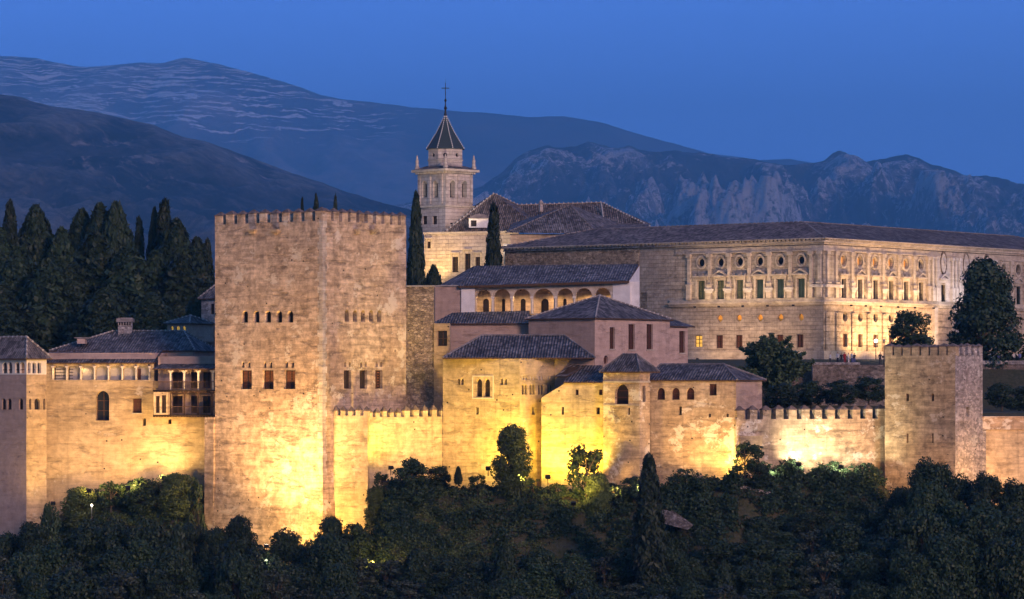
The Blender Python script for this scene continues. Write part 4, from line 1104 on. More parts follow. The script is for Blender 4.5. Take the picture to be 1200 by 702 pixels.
for x in (843.5, 866, 890.5, 914.5, 938.5):
    put(FN, roundloop(FN, x, 3.3, Z['loc'], 0.5), M_LIT2, 0.4, 'oculus', 0, label='round window niche with added amber glow')
for x in (843, 866, 914, 937.5): put(FN, rectloop(FN, x - 4, x + 4, Z['lwb'], Z['lwt']), M_RED, 0.35, 'window', mull=1, bars=1)
put(FN, rectloop(FN, 814, 823, Z['lwb'] + .2, Z['lwt']), M_LIT, 0.35, 'window', mull=1, bars=2, label='window glowing yellow')
put(FN, rectloop(FN, 751, 758.5, pzc(359), pzc(338)), M_RED, 0.3, 'doorway', mull=0)
for x in bw + bw2:
    put(FW, rectloop(FW, x - 3.2, x + 3.2, Z['wb'], Z['wt']), M_GLASS if x not in (1043.3,) else M_OLIVE, 0.5, 'window', mull=1, bars=1)
    put(FW, roundloop(FW, x, 2.9, Z['oc'], 0.7), M_GLASS if x > 1070 else M_LIT2, 0.5, 'oculus', 0)
for x in (990.5, 1008.3, 1026.2, 1044.3, 1061, 1078, 1175, 1192): put(FW, roundloop(FW, x, 2.9, Z['loc'] + .1, 0.68), M_DARK, 0.5, 'oculus', 0)
for x in (990.5, 1008.3, 1026.2, 1044.3, 1061, 1078, 1175, 1192): put(FW, rectloop(FW, x - 2.7, x + 2.7, Z['lwb'] + .1, Z['lwt'] + .1), M_RED, 0.45, 'window', mull=1, bars=1)
put(FW, rectloop(FW, 1101.5, 1108, Z['wb'] - .2, Z['wt'] - .2), M_GLASS, 0.5, 'window', mull=1, bars=1)
put(FW, rectloop(FW, 1128, 1134, Z['wb'] - .2, Z['wt'] - .2), M_GLASS, 0.5, 'window', mull=1, bars=1)
put(FW, rectloop(FW, 1152, 1158, Z['wb'] - .2, Z['wt'] - .2), M_GLASS, 0.5, 'window', mull=1, bars=1)
# walls split at the ledge: dressed stone above, rusticated below
def split_face(f, cut):
    up = Face(f.A, f.B, cut, f.z1); lo = Face(f.A, f.B, f.z0, cut - 0.002)
    for h, dp in f.holes: (up if min(b for _, b in h) > cut else lo).holes.append((h, dp))
    return up, lo
upN, loN = split_face(FN, ZLED); upW, loW = split_face(FW, ZLED)
mb = MB(); upN.mesh(mb); upW.mesh(mb)
BK = LN + (RW - C)
for a, b in ((RW, BK), (BK, LN)): mb.face([v3(a, ZB0), v3(b, ZB0), v3(b, ZEAVE), v3(a, ZEAVE)])
mb.build('upper_wall', W_PALACE, pz)
mb = MB(); loN.mesh(mb, 0); loW.mesh(mb, 1); mb.build('lower_wall', [W_PALACE, W_RUST], pz)
# horizontal mouldings
uN0 = FN.uz(792, 300)[0]
mb = MB()
for f, u0 in ((FN, uN0), (FW, 0.0)):
    e = 0.0 if f is FN else 0.62
    for za, zb_, o in ((Z['frieze'] - .45, Z['frieze'] - .28, .22), (Z['frieze'] - .277, Z['frieze'] + .35, .12), (Z['corn'] - .35, Z['corn'] - .1, .32), (Z['corn'] - .098, Z['corn'] + .2, .6)):
        f.slab(mb, u0, f.L + (o if f is FN else 0), za, zb_, 0.003, o)
mb.build('cornice', W_TRIM, pz)
mb = MB(); FN.slab(mb, 0, uN0 - .01, Z['corn'] - .1, Z['corn'] + .2, .003, .45); mb.build('cornice', W_GREY, pz)
m = MB(); n = 0
for f, u0, o in ((FN, 0.2, 1), (FW, 0.2, 1)):
    k = u0
    while k < f.L: f.slab(m, k, k + .3, Z['corn'] + .203, Z['corn'] + .48, 0.003, .85); k += .68
m.build('modillions', W_TRIM, pz)['kind'] = 'stuff'
mb = MB()
for f, u0 in ((FN, uN0 - 1), (FW, 0.0)):
    f.slab(mb, u0, f.L + (.55 if f is FN else 0), ZLED - .12, ZLED + .12, .003, .55)
    f.slab(mb, u0, f.L + (.3 if f is FN else 0), ZLED - .42, ZLED - .123, .003, .3)
    f.slab(mb, u0, f.L + (.2 if f is FN else 0), ZLED + .123, ZLED + .55, .003, .2)
    f.slab(mb, u0 + (3 if f is FN else 0), f.L + (.3 if f is FN else 0), Z['base'] - 1.6, Z['base'], .003, .3)
mb.build('ledge', W_TRIM, pz)
# pilasters (upper order) and pedestals
def pil(f, x, w=0.5, mat=W_TRIM):
    u = f.uz(x, 350)[0]; m = MB(); z0 = ZLED + .55; z1 = Z['frieze'] - .46
    f.slab(m, u - w / 2, u + w / 2, z0 + 2.2, z1 - .5, .003, .26); f.slab(m, u - w * .75, u + w * .75, z0 + .003, z0 + 2.0, .003, .40)
    f.slab(m, u - w * .9, u + w * .9, z0 + 2.003, z0 + 2.197, .003, .48); f.slab(m, u - w * .8, u + w * .8, z1 - .497, z1, .003, .42)
    m.build('pilaster', mat, pz)
for x in (808, 832, 855, 878.5, 902, 926.5, 951, 961): pil(FN, x)
for x in (969, 979, 997.5, 1016, 1034, 1052, 1070, 1087, 1167, 1184, 1201): pil(FW, x, .55)
# lower order, rusticated strips
for x in (969, 981, 999.5, 1017.5, 1035.5, 1053, 1070, 1087, 1167, 1184):
    u = FW.uz(x, 350)[0]; m = MB()
    for k in range(8): FW.slab(m, u - .5, u + .5, Z['base'] + .02 + k * .68, Z['base'] + .62 + k * .68, .003, .24)
    m.build('rusticated_pilaster', W_RUST, pz)
# window surrounds: lintel, brackets and pediment, alternate triangle and flat
def surround(f, x, tri, hw, mat=W_TRIM, arc=False):
    u = f.uz(x, 350)[0]; m = MB(); zt = Z['wt']
    f.slab(m, u - hw - .28, u - hw - .003, Z['wb'], zt + .1, .003, .16); f.slab(m, u + hw + .003, u + hw + .28, Z['wb'], zt + .1, .003, .16)
    f.slab(m, u - hw - .35, u + hw + .35, zt + .103, zt + .5, .003, .2); f.slab(m, u - hw - .65, u + hw + .65, zt + .503, zt + .72, .003, .5)
    zt2 = zt + .723
    if tri:
        a = [f.pt(u - hw - .65, zt2, .45), f.pt(u + hw + .65, zt2, .45), f.pt(u, zt2 + .75, .45)]; b = [f.pt(u - hw - .65, zt2, .003), f.pt(u + hw + .65, zt2, .003), f.pt(u, zt2 + .75, .003)]
        m.face([a[0], a[2], b[2], b[0]]); m.face([a[2], a[1], b[1], b[2]])
        a2 = [f.pt(u - hw - .65, zt2, .2), f.pt(u + hw + .65, zt2, .2), f.pt(u, zt2 + .75, .2)]; m.face(a2)
        for s_ in (-1, 1): 
            m.face([f.pt(u + s_ * (hw + .65), zt2, .45), f.pt(u + s_ * (hw + .4), zt2 , .45), f.pt(u, zt2 + .5, .45), f.pt(u, zt2 + .75, .45)])
    else:
        f.slab(m, u - .35, u + .35, zt2, zt2 + .35, .003, .25); f.slab(m, u - hw - .5, u - hw - .2, zt2, zt2 + .3, .003, .25); f.slab(m, u + hw + .2, u + hw + .5, zt2, zt2 + .3, .003, .25)
    m.build('window_surround', mat, pz)
for i, x in enumerate(bn): surround(FN, x, i % 2 == 1, .68)
for i, x in enumerate(bw + bw2): surround(FW, x, i % 2 == 1, .62)
for x in (1104.5, 1131, 1155): surround(FW, x, True, .62, W_MARBLE)
for f, xs, sc_ in ((FN, bn, .75), (FW, bw + bw2, .9)):
    for x in xs:
        u = f.uz(x, 350)[0]; m = MB()
        for k in range(16):
            a0 = 2 * math.pi * k / 16; a1 = 2 * math.pi * (k + 1) / 16
            p = lambda a, r, o: f.pt(u + r * math.sin(a) * .85, Z['oc'] + r * math.cos(a), o)
            m.face([p(a0, sc_, .14), p(a1, sc_, .14), p(a1, sc_ * 1.3, .14), p(a0, sc_ * 1.3, .14)][::-1]); m.face([p(a0, sc_ * 1.3, .14), p(a1, sc_ * 1.3, .14), p(a1, sc_ * 1.3, .003), p(a0, sc_ * 1.3, .003)][::-1])
        m.build('round_moulding', W_TRIM, pz)
# carved swags between the windows
for f, xs in ((FN, (833, 855, 878.5, 902.5, 926.5)), (FW, (997.5, 1016, 1034, 1052, 1070))):
    for x in xs:
        u = f.uz(x, 350)[0]; m = MB(); f.slab(m, u - .75, u + .75, pzc(338.6), pzc(335.8), .405, .6); f.slab(m, u - .55, u + .55, pzc(341), pzc(338.7), .405, .5); m.build('bracket', W_MARBLE, pz)
for f, x0, x1 in ((FN, 951, 965), (FW, 965, 985)):
    m = MB(); u0, u1 = f.uz(x0, 350)[0], f.uz(x1, 350)[0]; f.slab(m, u0, u1 - (.0 if f is FW else 0), pzc(336.5), pzc(333), .003, .55); m.build('moulding', W_MARBLE, pz)
# marble centrepiece of the west front
m = MB(); u0, u1 = FW.uz(1090, 350)[0], FW.uz(1165, 350)[0]
FW.slab(m, u0, u1, ZLED + .56, Z['frieze'] - .47, .004, .12)
hole_us = [FW.uz(x, 350)[0] for x in (1104.5, 1131, 1155)]
m = MB(); cuts = [u0] + [v for h in hole_us for v in (h - .7, h + .7)] + [u1]
for i in range(0, len(cuts) - 1, 2): FW.slab(m, cuts[i], cuts[i + 1], ZLED + .56, Z['frieze'] - .47, .004, .14)
for h in hole_us: FW.slab(m, h - .697, h + .697, Z['wt'] + .75, Z['frieze'] - .47, .004, .14)
m.build('marble_front', W_MARBLE, pz)
for x in (1091, 1095, 1114, 1118, 1122, 1141, 1145, 1164): 
    u = FW.uz(x, 350)[0]; m = MB(); m.tube(FW.pt(u, ZLED + 2.6, .34), FW.pt(u, Z['frieze'] - .6, .34), .24, .21, 8); FW.slab(m, u - .38, u + .38, ZLED + .56, ZLED + 2.6, .142, .6); FW.slab(m, u - .34, u + .34, Z['frieze'] - .9, Z['frieze'] - .47, .142, .58); m.build('column', W_MARBLE, pz)
for x in (1104.5, 1131, 1155):
    u = FW.uz(x, 350)[0]; m = MB(); zc_ = pzc(301)
    ring = [FW.pt(u + .78 * math.sin(k * math.pi / 8), zc_ + 1.5 * math.cos(k * math.pi / 8), .2) for k in range(16)]; m.face(ring, 0)
    for k in range(16):
        a0 = k * math.pi / 8; a1 = (k + 1) * math.pi / 8
        g_ = lambda a, s_, o: FW.pt(u + .78 * s_ * math.sin(a), zc_ + 1.5 * s_ * math.cos(a), o)
        m.face([g_(a0, .98, .26), g_(a1, .98, .26), g_(a1, 1.18, .26), g_(a0, 1.18, .26)], 1); m.face([g_(a0, 1.18, .26), g_(a1, 1.18, .26), g_(a1, 1.18, .142), g_(a0, 1.18, .142)], 1)
        m.face([g_(a0, .98, .26), g_(a1, .98, .26), g_(a1, .98, .2), g_(a0, .98, .2)], 1)
    rg = random.Random(int(x))
    for k in range(9):
        a = rg.uniform(0, 6.28); q = FW.pt(u + .4 * rg.uniform(0, 1) * math.sin(a), zc_ + .9 * rg.uniform(0, 1) * math.cos(a), .25); m.box(q, FW.d.to_3d() * .12, FW.n.to_3d() * .06, (0, 0, .2), 0)
    m.build('medallion', [W_MARBLE, W_RET], pz)
for k, x in enumerate((1094, 1118, 1143)):
    u = FW.uz(x, 350)[0]; m = MB(); FW.slab(m, u - .5, u + .5, ZB0, ZLED - .43, .003, .5); m.build('pilaster', W_MARBLE, pz)
# rubble facing high on the plain left stretch
m = MB(); FN.slab(m, 0, FN.uz(749, 300)[0], ZLED + 1.0, Z['corn'] - .12, .003, .09); m.build('rubble_facing', W_RUBBLE, pz)
# roof: a hollow square of tiled slopes falling outwards
ze_ = Z['corn'] + .5; zr_ = ze_ + 2.9; ov = .95; wd = 9.5
co = [LN, C, RW, BK]; ce = (C + BK) / 2
def scale_sq(k):      # offset square by metres (negative is inwards)
    out = []
    for p in co:
        d1 = 1 if (p - ce).dot(DN) > 0 else -1; d2 = 1 if (p - ce).dot(DW) > 0 else -1
        out.append(p + DN * d1 * k + DW * d2 * k)
    return out
E_ = [v3(p, ze_) for p in scale_sq(ov)]; Rg = [v3(p, zr_) for p in scale_sq(-wd)]; In = [v3(p, ze_ + .5) for p in scale_sq(-wd * 1.8)]
mb = MB()
for i in range(4):
    j = (i + 1) % 4
    mb.face([E_[i], E_[j], Rg[j], Rg[i]], 0, plane_uv([E_[i], E_[j], Rg[j], Rg[i]], (E_[j] - E_[i]), E_[i]))
    mb.face([In[j], In[i], Rg[i], Rg[j]], 0, plane_uv([In[j], In[i], Rg[i], Rg[j]], (In[i] - In[j]), In[j]))
    lo = Vector((0, 0, -.12)); mb.face([E_[i] + lo, E_[j] + lo, E_[j], E_[i]], 1); 
    w0, w1 = v3(co[i], ze_ - .12), v3(co[j], ze_ - .12); mb.face([w0, w1, E_[j] + lo, E_[i] + lo], 1)
rf = mb.build('roof', [RF_BROWN, W_TRIM], pz)
mb = MB()
for i in range(4):
    for p, q_ in ((Rg[i], Rg[(i + 1) % 4]), (E_[i], Rg[i])):
        n = int((q_ - p).length / .8)
        for k in range(n): mb.tube(p + (q_ - p) * (k / n), p + (q_ - p) * ((k + .7) / n), .13, .11, 6)
mb.build('ridge_tiles', RF_MID, rf)
# lamp glowing above the eaves
def glow_ball(name, label, p, r, mat, parent=None):
    mb = MB(); mb.lathe(p, [(0.02, -r), (r * .7, -r * .7), (r, 0), (r * .7, r * .7), (.02, r)], 10, 0); o = mb.build(name, mat, parent); return o

# ================================================================== church
CC = PX(522, 566.0); cs = R(45); dl = Vector((-math.cos(cs), math.sin(cs))); dr = Vector((math.sin(cs), math.cos(cs)))
def bt_face(hwl, hwr): return hit(CC, dl, hwl), hit(CC, dr, hwr)
ct = root_at('church', 'pale stone church with an arcaded bell tower, slate spire and dark hipped roofs', 'church', CC, 8)
Lc, Rc = hit(CC, dl, 489.5), hit(CC, dr, 554.5); Bc = Lc + (Rc - CC)
zY = lambda py: ZY(py, 566)
mb = MB(); flo = Face(Lc, CC, zY(330), zY(240)); fro = Face(CC, Rc, zY(330), zY(240))
for f, x0, x1 in ((flo, 495.5, 500.5), (flo, 507, 512)): window(f, ct, (x0, x1, 253, 263), M_DARK, .3, 'rect', mull=1, bars=1)
flo.mesh(mb); fro.mesh(mb)
for a, b in ((Rc, Bc), (Bc, Lc)): mb.face([v3(a, zY(330)), v3(b, zY(330)), v3(b, zY(240)), v3(a, zY(240))])
mb.build('tower_base', W_CHURCH, ct)
Lb_, Rb_ = hit(CC, dl, 490.2), hit(CC, dr, 553.8); Bb_ = Lb_ + (Rb_ - CC)
fl = Face(Lb_, CC, zY(239.8), zY(198)); fr = Face(CC, Rb_, zY(239.8), zY(198))
for f, xs in ((fl, (497.4, 510.3)), (fr, (530.3, 544.3))):
    for x in xs: window(f, ct, (x - 2.9, x + 2.9, 211.5, 231.5), M_DARK, 1.0, 'arch', frame=0, name='belfry_opening')
mb = MB(); fl.mesh(mb); fr.mesh(mb)
for a, b in ((Rb_, Bb_), (Bb_, Lb_)): mb.face([v3(a, zY(240)), v3(b, zY(240)), v3(b, zY(198)), v3(a, zY(198))])
mb.face([v3(p, zY(198)) for p in (Lb_, CC, Rb_, Bb_)]); mb.build('belfry', W_CHURCH, ct)
mb = MB()
for f in (fl, fr):
    for xx in ((491.5, 503.8, 517.5) if f is fl else (523.5, 537.3, 552)):
        u = f.uz(xx, 220)[0]; f.slab(mb, u - .28, u + .28, zY(238), zY(203), .004, .16)
mb.build('pilasters', W_CHURCH, ct)['kind'] = 'stuff'
for f in (fl, fr):
    for x in ((497.4, 510.3) if f is fl else (530.3, 544.3)):
        mb = MB(); u = f.uz(x, 220)[0]
        for k in range(8):
            a0 = math.pi * k / 8; a1 = math.pi * (k + 1) / 8; zc_ = zY(214.3); g_ = lambda a, r, o: f.pt(u + r * math.cos(a), zc_ + r * math.sin(a), o)
            mb.face([g_(a0, .5, .12), g_(a0, .66, .12), g_(a1, .66, .12), g_(a1, .5, .12)])
        mb.build('arch_moulding', W_TRIM, ct)
def ring_slab(pts, z0, z1, o, name, mat, ctr):
    mb = MB(); q = [p + (p - ctr).normalized() * o * 1.414 for p in pts]; mb.hexa([v3(p, z0) for p in q], [v3(p, z1) for p in q]); return mb.build(name, mat, ct)
cc_ = (CC + Bc) / 2
ring_slab((Lc, CC, Rc, Bc), zY(242), zY(239.9), .25, 'string_course', W_TRIM, cc_)
ring_slab((Lc, CC, Rc, Bc), zY(202.5), zY(200.3), .3, 'cornice', W_TRIM, cc_)
ring_slab((Lc, CC, Rc, Bc), zY(200.2), zY(197.5), .75, 'cornice', W_TRIM, cc_)
mb = MB()
for f in (fl, fr):
    k = 0.1
    while k < f.L: f.slab(mb, k, k + .18, zY(202.4), zY(200.4), .35, .6); k += .42
mb.build('modillions', W_TRIM, ct)['kind'] = 'stuff'
q = [p + (p - cc_).normalized() * 1.0 for p in (Lc, CC, Rc, Bc)]
mb = MB(); q2 = [cc_ + (p - cc_) * .55 for p in q]
for i in range(4):
    j = (i + 1) % 4; pts = [v3(q[i], zY(197.4)), v3(q[j], zY(197.4)), v3(q2[j], zY(192.5)), v3(q2[i], zY(192.5))]; mb.face(pts, 0, plane_uv(pts, pts[1] - pts[0], pts[0]))
mb.build('skirt_roof', RF_MID, ct)
# octagonal drum, spire
def ngon(c, r, n, ph): return [Vector((c.x + r * math.cos(ph + 2 * math.pi * i / n), c.y + r * math.sin(ph + 2 * math.pi * i / n))) for i in range(n)]
oc = ngon(cc_, 3.05, 8, R(22.5)); mb = MB()
for i in range(8):
    a, b = oc[i], oc[(i + 1) % 8]
    f = Face(a, b, zY(194), zY(173)); mid = (a + b) / 2
    if mid.y < cc_.y - .5:
        um = f.L / 2; lp = [(um + .34 * math.sin(2 * math.pi * k / 12), zY(180.5) - .34 * math.cos(2 * math.pi * k / 12)) for k in range(12)]; f.cut(lp, .3); m2 = MB(); f.plate(m2, lp, -.29, 0, .02); m2.build('round_window', M_DARK, ct)
    f.mesh(mb)
mb.build('drum', W_CHURCH, ct)
mb = MB(); so = ngon(cc_, 3.2, 8, R(22.5)); mb.face([v3(p, zY(186.6)) for p in reversed(so)]); mb.face([v3(p, zY(185.8)) for p in so])
for i in range(8): mb.face([v3(so[i], zY(186.6)), v3(so[(i + 1) % 8], zY(186.6)), v3(so[(i + 1) % 8], zY(185.8)), v3(so[i], zY(185.8))])
mb.build('string_course', W_TRIM, ct)
so = ngon(cc_, 3.45, 8, R(22.5)); mb = MB(); ap = Vector((cc_.x, cc_.y, zY(130.5)))
for i in range(8):
    a, b = v3(so[i], zY(173)), v3(so[(i + 1) % 8], zY(173)); m_ = [a * .45 + ap * .55 - Vector((0, 0, .35)), b * .45 + ap * .55 - Vector((0, 0, .35))]
    pts = [a, b, m_[1], m_[0]]; mb.face(pts, 0, plane_uv(pts, b - a, a)); mb.face([m_[0], m_[1], ap], 0, [(0, 6), (1, 6), (.5, 12)])
mb.face([v3(p, zY(173)) for p in reversed(so)], 0)
t = NT('slate'); M_SLATE = flat('dark_slate', (0.035, 0.05, 0.06), .5, .35, 8, .4)
sp = mb.build('spire', M_SLATE, ct)
mb = MB()
for i in range(8):
    a = v3(so[i], zY(173)); m_ = a * .45 + ap * .55 - Vector((0, 0, .35))
    for p, q_ in ((a, m_), (m_, ap)):
        n = 9
        for k in range(n): c_ = p + (q_ - p) * ((k + .5) / n); mb.lathe(c_, [(.02, -.14), (.09, 0), (.02, .14)], 6)
mb.build('ridge_tiles', M_WHITE, sp)
mb = MB(); mb.lathe(ap - Vector((0, 0, .3)), [(.3, 0), (.2, .3), (.14, .9), (.3, 1.2), (.12, 1.5), (.08, 2.2), (.22, 2.5), (.06, 2.8), (.05, 3.4)], 8)
top = ap + Vector((0, 0, 3.0)); mb.tube(top, top + Vector((0, 0, 2.1)), .07, .05); mb.box(top + Vector((0, 0, 1.25)), (.65, 0, 0), (0, .05, 0), (0, 0, .06))
mb.tube(top + Vector((0, 0, 2.0)), top + Vector((0, 0, 2.8)), .02, .01, 5); mb.build('cross', M_IRON, ct)
for p in (Lc, CC, Rc, Bc):
    q_ = p + (p - cc_).normalized() * .1; mb = MB(); mb.lathe((q_.x, q_.y, zY(197.3)), [(.42, 0), (.42, .5), (.3, .6), (.26, 1.3), (.32, 1.4), (.12, 2.1), (.15, 2.25), (.02, 2.5)], 8); mb.build('pinnacle', W_CHURCH, ct)
# nave
NA = PX(497, 562); NB = PX(608, 556)
f = Face(NA, NB, zY(345), zY(273.5))
for x0, x1, y0, y1 in ((530, 537.5, 301, 319), (544.5, 552, 297, 319), (557, 563, 301, 317), (500.5, 505, 283, 291)):
    window(f, ct, (x0, x1, y0, y1), M_DARK, .4, 'rect', mull=1, bars=2)
mb = MB(); f.mesh(mb); a_, b_ = f.A, f.B; quad_shell(mb, [a_, b_, b_ + Vector((0, 14)), a_ + Vector((0, 14))], f.z0, f.z1, 0, skip=(0,)); mb.build('nave_wall', W_CHURCH, ct)
for xc, w_, y_ in ((533.7, 5.5, 297.5), (548.2, 5.5, 293.5), (560, 5, 297.5), (503, 4, 280)):
    m = MB(); u = f.uz(xc, 300)[0]; hw = w_ * .14; f.slab(m, u - hw, u + hw, zY(y_ + 1.6), zY(y_), .004, .4); f.slab(m, u - hw, u - hw + .25, zY(y_ + 22 if y_ > 285 else y_ + 12), zY(y_ + 1.7), .004, .15); f.slab(m, u + hw - .25, u + hw, zY(y_ + 22 if y_ > 285 else y_ + 12), zY(y_ + 1.7), .004, .15); m.build('window_surround', W_TRIM, ct)
m = MB(); f.slab(m, 0, f.L, zY(276), zY(273.6), .004, .35); m.build('cornice', W_TRIM, ct)
# roofs
mb = MB()
E0 = P(521, 272.5, 561); E1 = P(640, 272.5, 556); AP = P(579, 227, 566); RG0 = P(607, 240.5, 570); RG1 = P(705, 237.5, 572); ER = P(760, 266, 568); EB = P(760, 262, 590); E2 = P(521, 262, 590)
def rp(pts): 
    pts = [Vector(p) for p in pts]; mb.face(pts, 0, plane_uv(pts, pts[1] - pts[0], pts[0]))
rp([E0, E1, P(640, 250, 566), RG0, AP]) if False else None
rp([E0, E1, AP]); rp([E1, RG0, AP]); rp([P(592, 272.5, 561), P(762, 266, 562), RG1, RG0]); rp([P(762, 266, 562), P(762, 262, 592), RG1]); rp([E2, E0, AP]); rp([P(762, 262, 592), E2, RG0, RG1]); rp([E2, AP, RG0])
nr = mb.build('nave_roof', RF_BROWN, ct)
mb = MB()
for p, q_ in ((E0, AP), (AP, RG0), (RG0, RG1), (RG1, P(762, 266, 562))):
    n = int((q_ - p).length / .75)
    for k in range(n):
        mb.tube(p + (q_ - p) * (k / n), p + (q_ - p) * ((k + .62) / n), .14, .12, 6, 0); c_ = p + (q_ - p) * ((k + .8) / n); mb.lathe(c_, [(.03, -.1), (.19, .05), (.03, .32)], 6, 1)
mb.build('ridge_tiles', [RF_BROWN, M_MORTAR], nr)
dpx = P(561, 262, 561.5); mb = MB(); mb.box(dpx, (1.6, 0, 0), (0, 1.8, 0), (0, 0, .75), 0); mb.box(dpx + Vector((-.8, -1.81, -.05)), (.45, 0, 0), (0, .03, 0), (0, 0, .5), 1)
mb.hexa([dpx + Vector(v) for v in ((-1.9, -2.1, .76), (1.9, -2.1, .76), (1.9, 2.2, .76), (-1.9, 2.2, .76))], [dpx + Vector(v) for v in ((-.4, -1.2, 1.5), (.9, -1.2, 1.5), (.9, 2.1, 1.5), (-.4, 2.1, 1.5))], 2)
mb.build('dormer', [M_WHITE, M_DARK, RF_BROWN], ct)
mb = MB(); mb.lathe(P(634, 248, 560), [(.35, 0), (.35, 1.2), (.5, 1.3), (.1, 1.9)], 6); mb.build('chimney', W_CHURCH, ct)
mb = MB(); mb.tube(P(704.5, 238, 569), P(707, 255, 566), .16, .16, 6); mb.build('drainpipe', M_LEAD, ct)

# wing between church and palace: cream wall under a broad hipped roof
A = PX(598, 532); B = PX(735, 540)
wgc = root_at('palace_wing', 'cream walled wing under a broad grey brown hipped roof between church and palace', 'building', A, 10)
zc0 = ZY(274, 532)
mb = MB(); f = Face(A, PX(690, 534), 8, zc0); f.mesh(mb); quad_shell(mb, [A, f.B, f.B + Vector((0, 16)), A + Vector((0, 16))], 8, zc0, 0, skip=(0,)); mb.build('wall', W_OCHRE2, wgc)
mb = MB()
a0 = P(593, 272.5, 531); a1 = P(700, 274, 533); ap = P(668, 240, 541); b1 = P(742, 267, 556); b0 = P(600, 262, 556)
def rp2(pts): mb.face(pts, 0, plane_uv(pts, pts[1] - pts[0], pts[0]))
rp2([a0, a1, ap]); rp2([a1, b1, ap]); rp2([b0, a0, ap]); rp2([b1, b0, ap]); wr = mb.build('roof', RF_MID, wgc)
mb = MB()
for p, q_ in ((a0, ap), (a1, ap)):
    n = int((q_ - p).length / .8)
    for k in range(n): mb.tube(p + (q_ - p) * (k / n), p + (q_ - p) * ((k + .75) / n), .13, .11, 6)
mb.build('ridge_tiles', RF_MID, wr)
mb = MB(); pts = [P(628, 285, 520), P(760, 281, 512), P(760, 262, 540), P(690, 264, 545)]; rp2(pts); mb.face([pts[0], pts[3], P(628, 300, 540)], 0); mb.build('lower_roof', RF_BROWN, wgc)
mb = MB(); A_ = PX(590, 521); mb.hexa([P(590, 310, 521), P(640, 310, 519), P(640, 300, 530), P(590, 300, 532)], [P(590, 286.5, 521), P(640, 286.5, 519), P(640, 286, 530), P(590, 286, 532)]); mb.build('terrace', M_LEAD, wgc)
# ================================================================== foliage
def leaf_mat(name, c1, c2, c3):
    t = NT(name); p = t.obj()
    n = t.noise(p, 0.9, 4, 0.6); c = t.mix(t.ramp(n, 0.35, 0.65), c1, c2)
    isl = t.n.new('ShaderNodeNewGeometry').outputs['Random Per Island']
    c = t.mix(t.ramp(isl, 0.55, 1.0), c, c3)
    c = t.mix(1.0, c, t.ramp(t.rnd(), 0, 1, 0.75, 1.3), 'MULTIPLY')
    t.b.inputs['Specular IOR Level'].default_value = 0.3
    return t.done(c, 0.6)
LF_DARK = leaf_mat('dark_foliage', (0.010, 0.025, 0.013), (0.020, 0.043, 0.021), (0.036, 0.060, 0.029))
LF_CON = leaf_mat('conifer_foliage', (0.011, 0.025, 0.014), (0.021, 0.042, 0.022), (0.036, 0.058, 0.030))
LF_CYP = leaf_mat('cypress_foliage', (0.012, 0.024, 0.014), (0.022, 0.038, 0.020), (0.032, 0.050, 0.026))
LF_LIGHT = leaf_mat('light_foliage', (0.045, 0.070, 0.022), (0.075, 0.105, 0.035), (0.11, 0.14, 0.05))
M_BARK = flat('bark', (0.085, 0.065, 0.048), .95, .35, 5, .5)

def leaf_mesh(name, cen, nrm, size, mat, rng, aspect=1.6, up=None):
    """cen, nrm: (n,3) arrays; one small four-sided leaf clump each"""
    n = len(cen)
    r = rng.normal(size=(n, 3)); r = r if up is None else r * 0.35 + up
    a = np.cross(nrm, r); a /= np.linalg.norm(a, axis=1)[:, None] + 1e-9
    b = np.cross(nrm, a); b /= np.linalg.norm(b, axis=1)[:, None] + 1e-9
    s = (size * rng.uniform(0.6, 1.35, n))[:, None]
    a = a * s * 0.5; b = b * s * 0.5 * aspect
    v = np.empty((n, 4, 3)); v[:, 0] = cen - b; v[:, 1] = cen + a * 0.9 + nrm * s * .12; v[:, 2] = cen + b; v[:, 3] = cen - a * 0.9 + nrm * s * .12
    me = bpy.data.meshes.new(name); me.vertices.add(n * 4); me.vertices.foreach_set('co', v.reshape(-1))
    me.loops.add(n * 4); me.polygons.add(n)
    me.loops.foreach_set('vertex_index', np.arange(n * 4)); me.polygons.foreach_set('loop_start', np.arange(0, n * 4, 4)); me.polygons.foreach_set('loop_total', np.full(n, 4))
    me.update(calc_edges=True); me.materials.append(mat)
    return me

def clumps_leaves(rng, cl, per, jitter=0.35):
    """cl: list of (center, radius); leaves on and inside each clump, facing outwards"""
    C_, N_ = [], []
    for c, r in cl:
        k = max(12, int(per * r * r)); d = rng.normal(size=(k, 3)); d /= np.linalg.norm(d, axis=1)[:, None]
        rad = r * (rng.uniform(0.25, 1, k) ** 0.35)[:, None] * rng.uniform(0.85, 1.12, k)[:, None]
        sq = np.array([1, 1, 0.75]); C_.append(np.array(c) + d * rad * sq)
        n = d + rng.normal(size=(k, 3)) * jitter * 1.6 + np.array([0, 0, .25]); N_.append(n / np.linalg.norm(n, axis=1)[:, None])
    return np.concatenate(C_), np.concatenate(N_)

